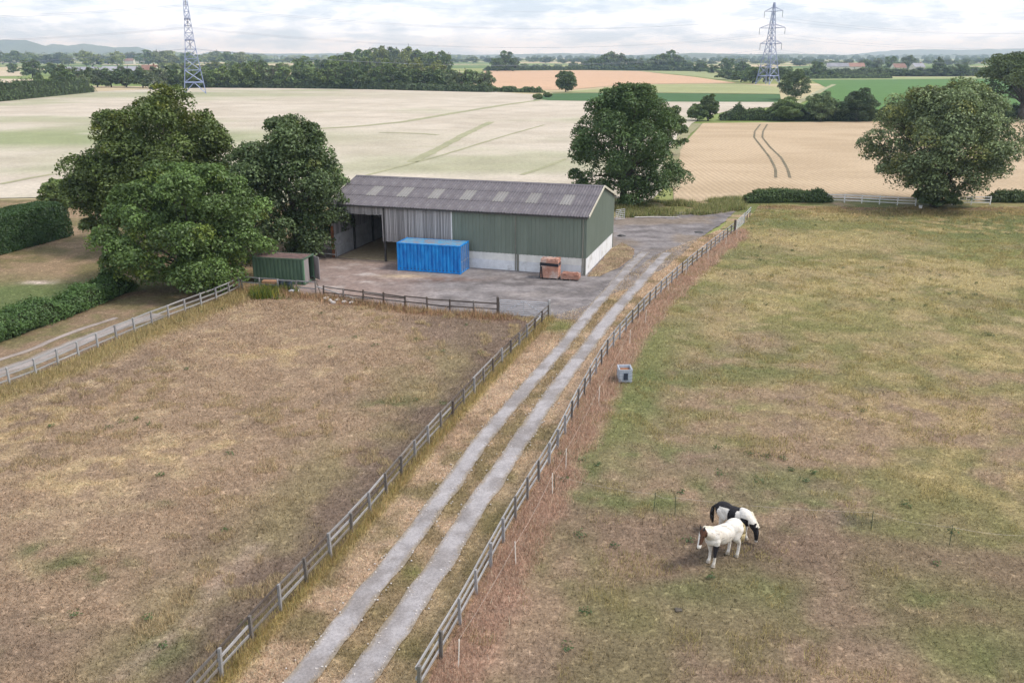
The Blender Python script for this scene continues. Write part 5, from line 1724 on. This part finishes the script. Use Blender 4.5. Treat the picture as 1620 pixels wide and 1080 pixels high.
def horse(label, loc, rz, scale, neck, colfn, mane_m, tail_m, ear_m, mane_side=1):
    t_ = thing('horse', label, 'horse', loc, rz)
    t_.scale = (scale,) * 3
    m = MB()
    for c, r in (((0, 0, 1.08), (.66, .31, .35)), ((.42, 0, 1.12), (.33, .27, .37)), ((-.52, 0, 1.17), (.40, .30, .33)), ((-.02, 0, .97), (.50, .295, .27)), ((.36, 0, 1.36), (.26, .10, .15)), ((-.45, 0, 1.36), (.30, .18, .14)),
                 ((.60, 0, 1.05), (.20, .22, .26))):
        m.ellipsoid(c, r, 18, 12)
    for s in (-1, 1):
        fx = .0 if s > 0 else -.07
        capsule_chain(m, [((.48, s * .15, 1.02), .15), ((.47, s * .155, .80), .115), ((.50 + fx, s * .15, .50), .066), ((.49 + fx, s * .15, .40), .052), ((.50 + fx, s * .15, .18), .052), ((.54 + fx, s * .15, .06), .066)])
        hx = .0 if s > 0 else .14
        capsule_chain(m, [((-.62, s * .14, 1.12), .21), ((-.48 + hx * .3, s * .17, .86), .165), ((-.70 + hx, s * .16, .56), .078), ((-.72 + hx, s * .155, .46), .062), ((-.70 + hx, s * .155, .18), .054), ((-.66 + hx, s * .155, .06), .066)])
    capsule_chain(m, neck['neck'], 14)
    capsule_chain(m, neck['head'], 12)
    me = m.mesh('body', 'coat')
    tmp = bpy.data.objects.new('tmp', me); COL.objects.link(tmp)
    rm = tmp.modifiers.new('r', 'REMESH'); rm.mode = 'VOXEL'; rm.voxel_size = .021
    sm_ = tmp.modifiers.new('s', 'SMOOTH'); sm_.factor = .5; sm_.iterations = 5
    dg = bpy.context.evaluated_depsgraph_get()
    me2 = bpy.data.meshes.new_from_object(tmp.evaluated_get(dg))
    bpy.data.objects.remove(tmp)
    co = np.empty(len(me2.vertices) * 3, np.float32); me2.vertices.foreach_get('co', co); co = co.reshape(-1, 3)
    ca = me2.color_attributes.new('Col', 'FLOAT_COLOR', 'POINT')
    c4 = np.ones((len(co), 4), np.float32); c4[:, :3] = colfn(co)
    ca.data.foreach_set('color', c4.ravel())
    me2.polygons.foreach_set('use_smooth', [True] * len(me2.polygons))
    if not me2.materials:
        me2.materials.append(MATS['coat'])
    me2.name = 'body'
    ob('body', me2, t_)
    # hooves
    for s in (-1, 1):
        for xx in ((.555 + (0 if s > 0 else -.07)), (-.645 + (0 if s > 0 else .14))):
            ob('hoof', MB().tube((xx, s * .152, -.01), (xx - .02, s * .152, .085), .085, .068, 10).mesh('hoof', 'hoof'), t_)
    # tail: a hanging lock of strands
    m = MB()
    rg = random.Random(3)
    for i in range(16):
        y = rg.uniform(-.05, .05); x = rg.uniform(-.03, .03)
        m.path([(-.90, y * .4, 1.26), (-1.02 + x, y, 1.08), (-1.05 + x * 2, y * 1.5, .75), (-1.02 + x * 2, y * 1.6, rg.uniform(.32, .48))], [.03, .045, .04, .012], 5)
    ob('tail', m.mesh('tail', tail_m, True), t_)
    # mane along the crest
    m = MB()
    (p0, r0_), (p1, r1_) = neck['neck'][0], neck['neck'][-1]
    p0, p1 = Vector(p0), Vector(p1)
    ax = (p1 - p0).normalized(); up = Vector((-ax.z, 0, ax.x)); up = up if up.z > 0 or up.x < 0 else -up
    if up.z < 0:
        up = -up
    for i in range(34):
        s = i / 33
        b0_ = p0.lerp(p1, -.05 + 1.1 * s) + up * ((r0_ * (1 - s) + r1_ * s) * .88)
        lat = mane_side * rg.uniform(.08, .2)
        m.path([b0_ - up * .03, b0_ + up * .05 + Vector((0, lat * .5, 0)), b0_ - up * rg.uniform(.06, .18) + Vector((rg.uniform(-.03, .03), lat, 0))], [.03, .03, .01], 4)
    ob('mane', m.mesh('mane', mane_m, True), t_)
    # ears and eyes sit on the head
    (h0, hr0), (h1, hr1) = neck['head'][0], neck['head'][-1]
    h0, h1 = Vector(h0), Vector(h1)
    hd = (h1 - h0).normalized()
    fu = neck['ear_dir']
    sd_ = hd.cross(Vector(fu)).normalized()
    for s in (-1, 1):
        b0_ = h0 + sd_ * s * .065 + Vector(fu) * hr0 * .6 - hd * .05
        ob('ear', MB().tube(b0_, b0_ + (-hd * .9 + Vector(fu) * .35 + sd_ * s * .2).normalized() * .17, .042, .006, 6).mesh('ear', ear_m), t_)
        e = h0.lerp(h1, .30) + sd_ * s * hr0 * .78 + Vector(fu) * hr0 * .35
        ob('eye', MB().ellipsoid(e, (.024,) * 3, 8, 6).mesh('eye', 'eye_dark', True), t_)
    return t_


WHT, BRN, BLK = np.array((.64, .605, .56)), np.array((.070, .030, .017)), np.array((.014, .013, .016))


def coat_a(c):
    x, y, z = c.T
    col = np.tile(WHT, (len(c), 1))
    head = x > .98 + (z - 1.3) * .15
    col[head] = BRN
    lat = y - (.06 + (1.55 - z) * .17)
    blz = head & (lat < .028 - .10 * sstep(1.46, 1.56, z)) & (lat > -.09) & (x > 1.12 + (1.5 - z) * .25)
    nose = head & (z < 1.16)
    col[blz | nose] = WHT
    ll = (y > .05) & (x > .3) & (z < .86) & (z > .36)
    col[ll] = BLK * 1.8
    n = fbm(x + y * 2, z, .10, 3, 71)
    spk = (n > .69) & (z > 1.0) & ~head
    col[spk] = col[spk] * .62
    col[z < .12] = WHT * .8
    dust = sstep(.5, .72, fbm(x * 1.3 + y, z, .22, 4, 75)) * .35
    return col * (1 - dust[:, None]) + col * np.array([.72, .62, .48]) * dust[:, None]


def coat_b(c):
    x, y, z = c.T
    col = np.tile(WHT, (len(c), 1))
    w = (fbm(x, z + y, .35, 3, 72) - .5) * .28
    col[(x < -.68 + w) & (z > .45)] = BLK
    col[(z > 1.34 + w * .5) & (x < .18 + w) & (x > -.75)] = BLK
    col[(np.abs(x + .02 + w * .7) < .17) & (z > .82)] = BLK
    col[(x > .36) & (x < .72 + w) & (z < 1.14 + w * .6) & (z > .62)] = BLK
    col[(x > .88 + w * .3) & (z < .84)] = BLK
    col[(x > .74) & (x < 1.0) & (z < 1.0 + w) & (y < .06)] = BLK
    col[(x > .9) & (z < .20) & (z > .05)] = WHT * .8
    col[(z < .6) & (x < .8)] = WHT * .95
    return col


hA = horse('white horse with brown bald face standing in front facing left', (8.12, 29.60, 0.02), math.atan2(-.77, -1.15), 1.08,
           {'neck': [((.50, 0, 1.18), .27), ((.80, .01, 1.36), .195), ((1.05, .05, 1.52), .145)], 'head': [((1.10, .06, 1.55), .125), ((1.18, .085, 1.40), .115), ((1.30, .13, 1.16), .078), ((1.34, .145, 1.06), .078)], 'ear_dir': (.85, .15, .45)},
           coat_a, 'hair_white', 'hair_straw', 'hair_black', -1)
hB = horse('black and white piebald horse grazing behind the white one', (9.02, 31.35, 0.02), R(-38), .94,
           {'neck': [((.52, 0, 1.18), .27), ((.76, 0, .98), .20), ((.94, 0, .72), .145)], 'head': [((.97, 0, .68), .125), ((1.01, 0, .52), .115), ((1.03, 0, .27), .08), ((1.03, 0, .17), .078)], 'ear_dir': (.95, 0, .1)},
           coat_b, 'hair_white', 'hair_black', 'hair_black', 1)


# ================================================================== GRASS AND WEEDS (real blades over the cover map)
def blades(name, label, poly, n, colfn, h0, h1, w0, bias, seed, mask=None, lean=.5, ymax=None, tones=None):
    rg = np.random.default_rng(seed)
    poly = np.array(poly)
    x0, y0 = poly.min(0); x1, y1 = poly.max(0)
    X, Y = [], []
    tot = 0
    while tot < n:
        k = n * 3
        yy = y0 + (y1 - y0) * rg.random(k) ** bias
        xx = rg.uniform(x0, x1, k)
        ok = inpoly(xx, yy, poly) & (np.abs(xx) < .62 * yy + 4) & (yy > 20.5)
        if mask is not None:
            ok &= rg.random(k) < mask(xx, yy)
        X.append(xx[ok]); Y.append(yy[ok]); tot += ok.sum()
    x, y = np.concatenate(X)[:n], np.concatenate(Y)[:n]
    hh = rg.uniform(h0, h1, n) * (.5 + fbm(x, y, 1.5, 3, seed))
    ww = (w0 * .6 + .00034 * y) * rg.uniform(.6, 1.4, n)
    a = rg.uniform(0, 2 * math.pi, n)
    dx, dy = np.cos(a) * ww / 2, np.sin(a) * ww / 2
    lx, ly = rg.normal(0, lean, n) * hh, rg.normal(0, lean, n) * hh
    v = np.stack([np.column_stack([x - dx, y - dy, np.full(n, -.01)]), np.column_stack([x + dx, y + dy, np.full(n, -.01)]), np.column_stack([x + lx, y + ly, hh])], 1).reshape(-1, 3)
    c = colfn(x, y)
    t_ = rg.normal(1.04, .27, n).clip(.55, 1.9)
    if tones is not None:
        c = c * .45 + np.array(tones)[rg.integers(0, len(tones), n)] * .55
    c = np.clip(c * t_[:, None] * np.array([2.32, 2.22, 2.22]), 0, .9)
    me = np_mesh(name, v, np.arange(n * 3).reshape(n, 3), 'blade', np.repeat(c, 3, 0), 3)
    nr = np.column_stack([rg.normal(0, .30, n), rg.normal(0, .30, n), np.ones(n)]); nr /= np.linalg.norm(nr, axis=1, keepdims=True)
    me.normals_split_custom_set_from_vertices(np.repeat(nr, 3, 0))
    o = ob(name, me)
    return kind(o, 'stuff', label)


bright = lambda f, k: (lambda x, y: f(x, y) * k)
blades('dry_grass', 'short dry grass of the left paddock', left_poly, 230000, bright(col_left, 1.12), .05, .15, .012, 1.5, 601, None, .9)
blades('dry_grass', 'patchy short grass of the horse paddock', right_poly, 290000, bright(col_right, 1.12), .05, .15, .012, 1.6, 602, None, .9)
tuss = lambda sd, lo: (lambda x, y: sstep(lo, lo + .07, fbm(x, y, 1.0, 2, sd)) * sstep(.40, .58, fbm(x, y, 7, 3, sd + 1)))
blades('straw_tussocks', 'upright straw coloured tussocks of the left paddock', left_poly, 46000, lambda x, y: np.tile((.225, .185, .115), (len(x), 1)), .08, .26, .012, 1.3, 621, tuss(91, .58), .35, tones=[(.27, .22, .135), (.20, .16, .10), (.165, .15, .075)])
blades('straw_tussocks', 'upright yellowish tussocks of the horse paddock', right_poly, 60000, lambda x, y: np.tile((.205, .18, .088), (len(x), 1)), .08, .28, .012, 1.3, 622, tuss(93, .58), .35, tones=[(.26, .215, .11), (.16, .155, .06), (.20, .175, .08)])
away = lambda x, y: ((dpoly(x, y, RLD) > .33) & (dpoly(x, y, RRD) > .37)).astype(float)
blades('dry_grass', 'dry grass on the verge of the farm track', verge_poly, 110000, bright(col_verge, 1.12), .04, .13, .012, 1.4, 603, away, .9)
near_l = lambda x, y: sstep(.75, .1, dpoly(x, y, LFD))
blades('long_grass', 'long yellow green grass along the foot of the brown track fence', left_poly + L_([]), 5000, lambda x, y: np.tile((.22, .19, .09), (len(x), 1)), .2, .5, .014, 1.2, 604, near_l, .25)
blades('long_grass', 'long grass on the track side of the brown fence', verge_poly, 6000, lambda x, y: np.tile((.22, .19, .09), (len(x), 1)), .2, .5, .014, 1.2, 605, near_l, .25, tones=[(.15, .15, .06), (.26, .20, .10), (.28, .19, .10)])
near_w = lambda x, y: sstep(3.2, .2, dpoly(x, y, WFD))
blades('long_grass', 'long yellow grass beside the pale lane fence', left_poly, 11000, lambda x, y: np.tile((.24, .20, .11), (len(x), 1)), .15, .45, .016, 1.0, 606, near_w, .25, tones=[(.19, .18, .08), (.30, .24, .13)])
near_r = lambda x, y: sstep(2.0, 1.0, dpoly(x, y, RFD) + (fbm(x, y, 2.0, 4, 5) - .5) * 1.5)
blades('dry_weeds', 'tall pinkish brown dead weeds along the right track fence', right_poly, 42000, lambda x, y: np.tile((.31, .215, .16), (len(x), 1)), .08, .36, .012, 1.5, 607, near_r, .4, tones=[(.33, .235, .178), (.28, .19, .142), (.38, .29, .22), (.22, .15, .112)])
yf = lambda x, y: sstep(2.0, .2, dpoly(x, y, YARD_FENCE))
blades('dry_weeds', 'reddish dock weeds along the yard fence', left_poly, 4500, lambda x, y: np.tile((.19, .13, .085), (len(x), 1)), .2, .6, .03, 1.0, 608, yf, .25, tones=[(.19, .11, .07), (.25, .19, .11), (.12, .12, .05)])
blades('tall_weeds', 'tall green and straw coloured weeds behind the yard', [G(985, 345), G(1090, 343), G(1160, 336), G(1185, 330), G(1182, 314), G(1066, 322), G(1030, 318), G(960, 322)], 26000, lambda x, y: np.tile((.11, .135, .05), (len(x), 1)), .2, .8, .035, 1.0, 609,
       lambda x, y: sstep(.36, .55, fbm(x, y, 3, 3, 88)), .2, tones=[(.07, .10, .032), (.24, .21, .11), (.10, .125, .045), (.22, .18, .115)])
blades('tall_weeds', 'rank green weeds by the sagging fence and green container', [G(385, 462), G(400, 474), G(440, 474), G(475, 470), G(470, 462), G(430, 458)], 2200, lambda x, y: np.tile((.07, .105, .03), (len(x), 1)), .2, 1.0, .05, 1.0, 610, lambda x, y: sstep(.42, .6, fbm(x, y, 1.2, 3, 89)), .3, tones=[(.05, .085, .022), (.09, .125, .035), (.26, .23, .04)])
blades('tall_grass', 'tall dry grass along the hedge and white fences', [G(1190, 326), G(1320, 326), G(1450, 329), G(1640, 327), G(1640, 345), G(1450, 350), G(1200, 345)], 12000, lambda x, y: np.tile((.20, .165, .085), (len(x), 1)), .08, .34, .03, 1.0, 611, lambda x, y: sstep(.40, .60, fbm(x, y, 4, 4, 87)) * sstep(104, 112, y), .5, tones=[(.26, .21, .11), (.15, .155, .065), (.19, .13, .085)])
blades('dry_grass', 'dry grass tufts beside the barn gable', [G(929, 438), G(968, 393), G(984, 384), G(1003, 395), G(1001, 408), G(978, 424), G(950, 437)], 5000, lambda x, y: np.tile((.19, .165, .11), (len(x), 1)), .06, .22, .02, 1.0, 612, None, .3)

# scattered low weeds (docks and thistles) and loose stones
def rosettes(label, poly, n, seed, tint):
    rg = np.random.default_rng(seed)
    poly = np.array(poly); x0, y0 = poly.min(0); x1, y1 = poly.max(0)
    xx, yy = rg.uniform(x0, x1, n * 12), y0 + (y1 - y0) * rg.random(n * 12) ** 1.3
    ok = inpoly(xx, yy, poly) & (np.abs(xx) < .6 * yy) & (yy > 21) & (fbm(xx, yy, 6, 3, seed) > .47)
    xx, yy = xx[ok][:n], yy[ok][:n]
    k = 22
    i = np.repeat(np.arange(len(xx)), k)
    r = rg.uniform(.05, .28, len(i)) * rg.uniform(.5, 1.3, len(xx))[i]; a = rg.uniform(0, 6.28, len(i))
    cen = np.column_stack([xx[i] + r * np.cos(a), yy[i] + r * np.sin(a), .04 + rg.uniform(0, .14, len(i))])
    nn = np.column_stack([np.cos(a) * .4, np.sin(a) * .4, np.ones(len(i))]) + rg.normal(size=(len(i), 3)) * .25
    nn /= np.linalg.norm(nn, axis=1, keepdims=True)
    cols = np.array(tint)[None] * rg.uniform(.7, 1.3, (len(i), 1))
    return kind(ob('low_weeds', leaf_mesh('low_weeds', cen, nn, rg.uniform(.07, .17, len(i)), cols, rg, .5)), 'stuff', label)


rosettes('small dark green docks scattered over the horse paddock', right_poly, 90, 701, (.060, .095, .030))
rosettes('few small green weeds scattered over the left paddock', left_poly, 30, 702, (.075, .10, .035))
m = MB()
rs = random.Random(9)
for line in (RUT_L, RUT_R):
    for q in line:
        for _ in range(3):
            off = rs.choice((-1, 1)) * rs.uniform(.30, .62)
            z_ = rs.uniform(.012, .035)
            m.box((q[0] + off + rs.uniform(-.1, .1), q[1] + rs.uniform(-.2, .2), .045 + z_ * .3), (z_ * 2, z_ * 1.6, z_), Matrix.Rotation(rs.uniform(0, 3), 3, 'Z'))
kind(ob('loose_stones', m.mesh('loose_stones', 'pale_stone')), 'stuff', 'loose small stones along the edges of the wheel tracks')

# ================================================================== HAZE
t = NT('haze_air')
t.n.remove(t.b)
pv = t.new('ShaderNodeVolumePrincipled')
pv.inputs['Color'].default_value = (.60, .80, 1.0, 1)
pv.inputs['Absorption Color'].default_value = (1, 1, 1, 1)
pv.inputs['Density'].default_value = 1.4e-4
pv.inputs['Anisotropy'].default_value = .2
t.l.new(pv.outputs[0], t.out.inputs['Volume'])
hz = ob('haze', MB().box((0, 0, 99), (28200, 28200, 206)).mesh('haze', 'haze_air'))
kind(hz, 'stuff', 'thin pale haze over the far fields')
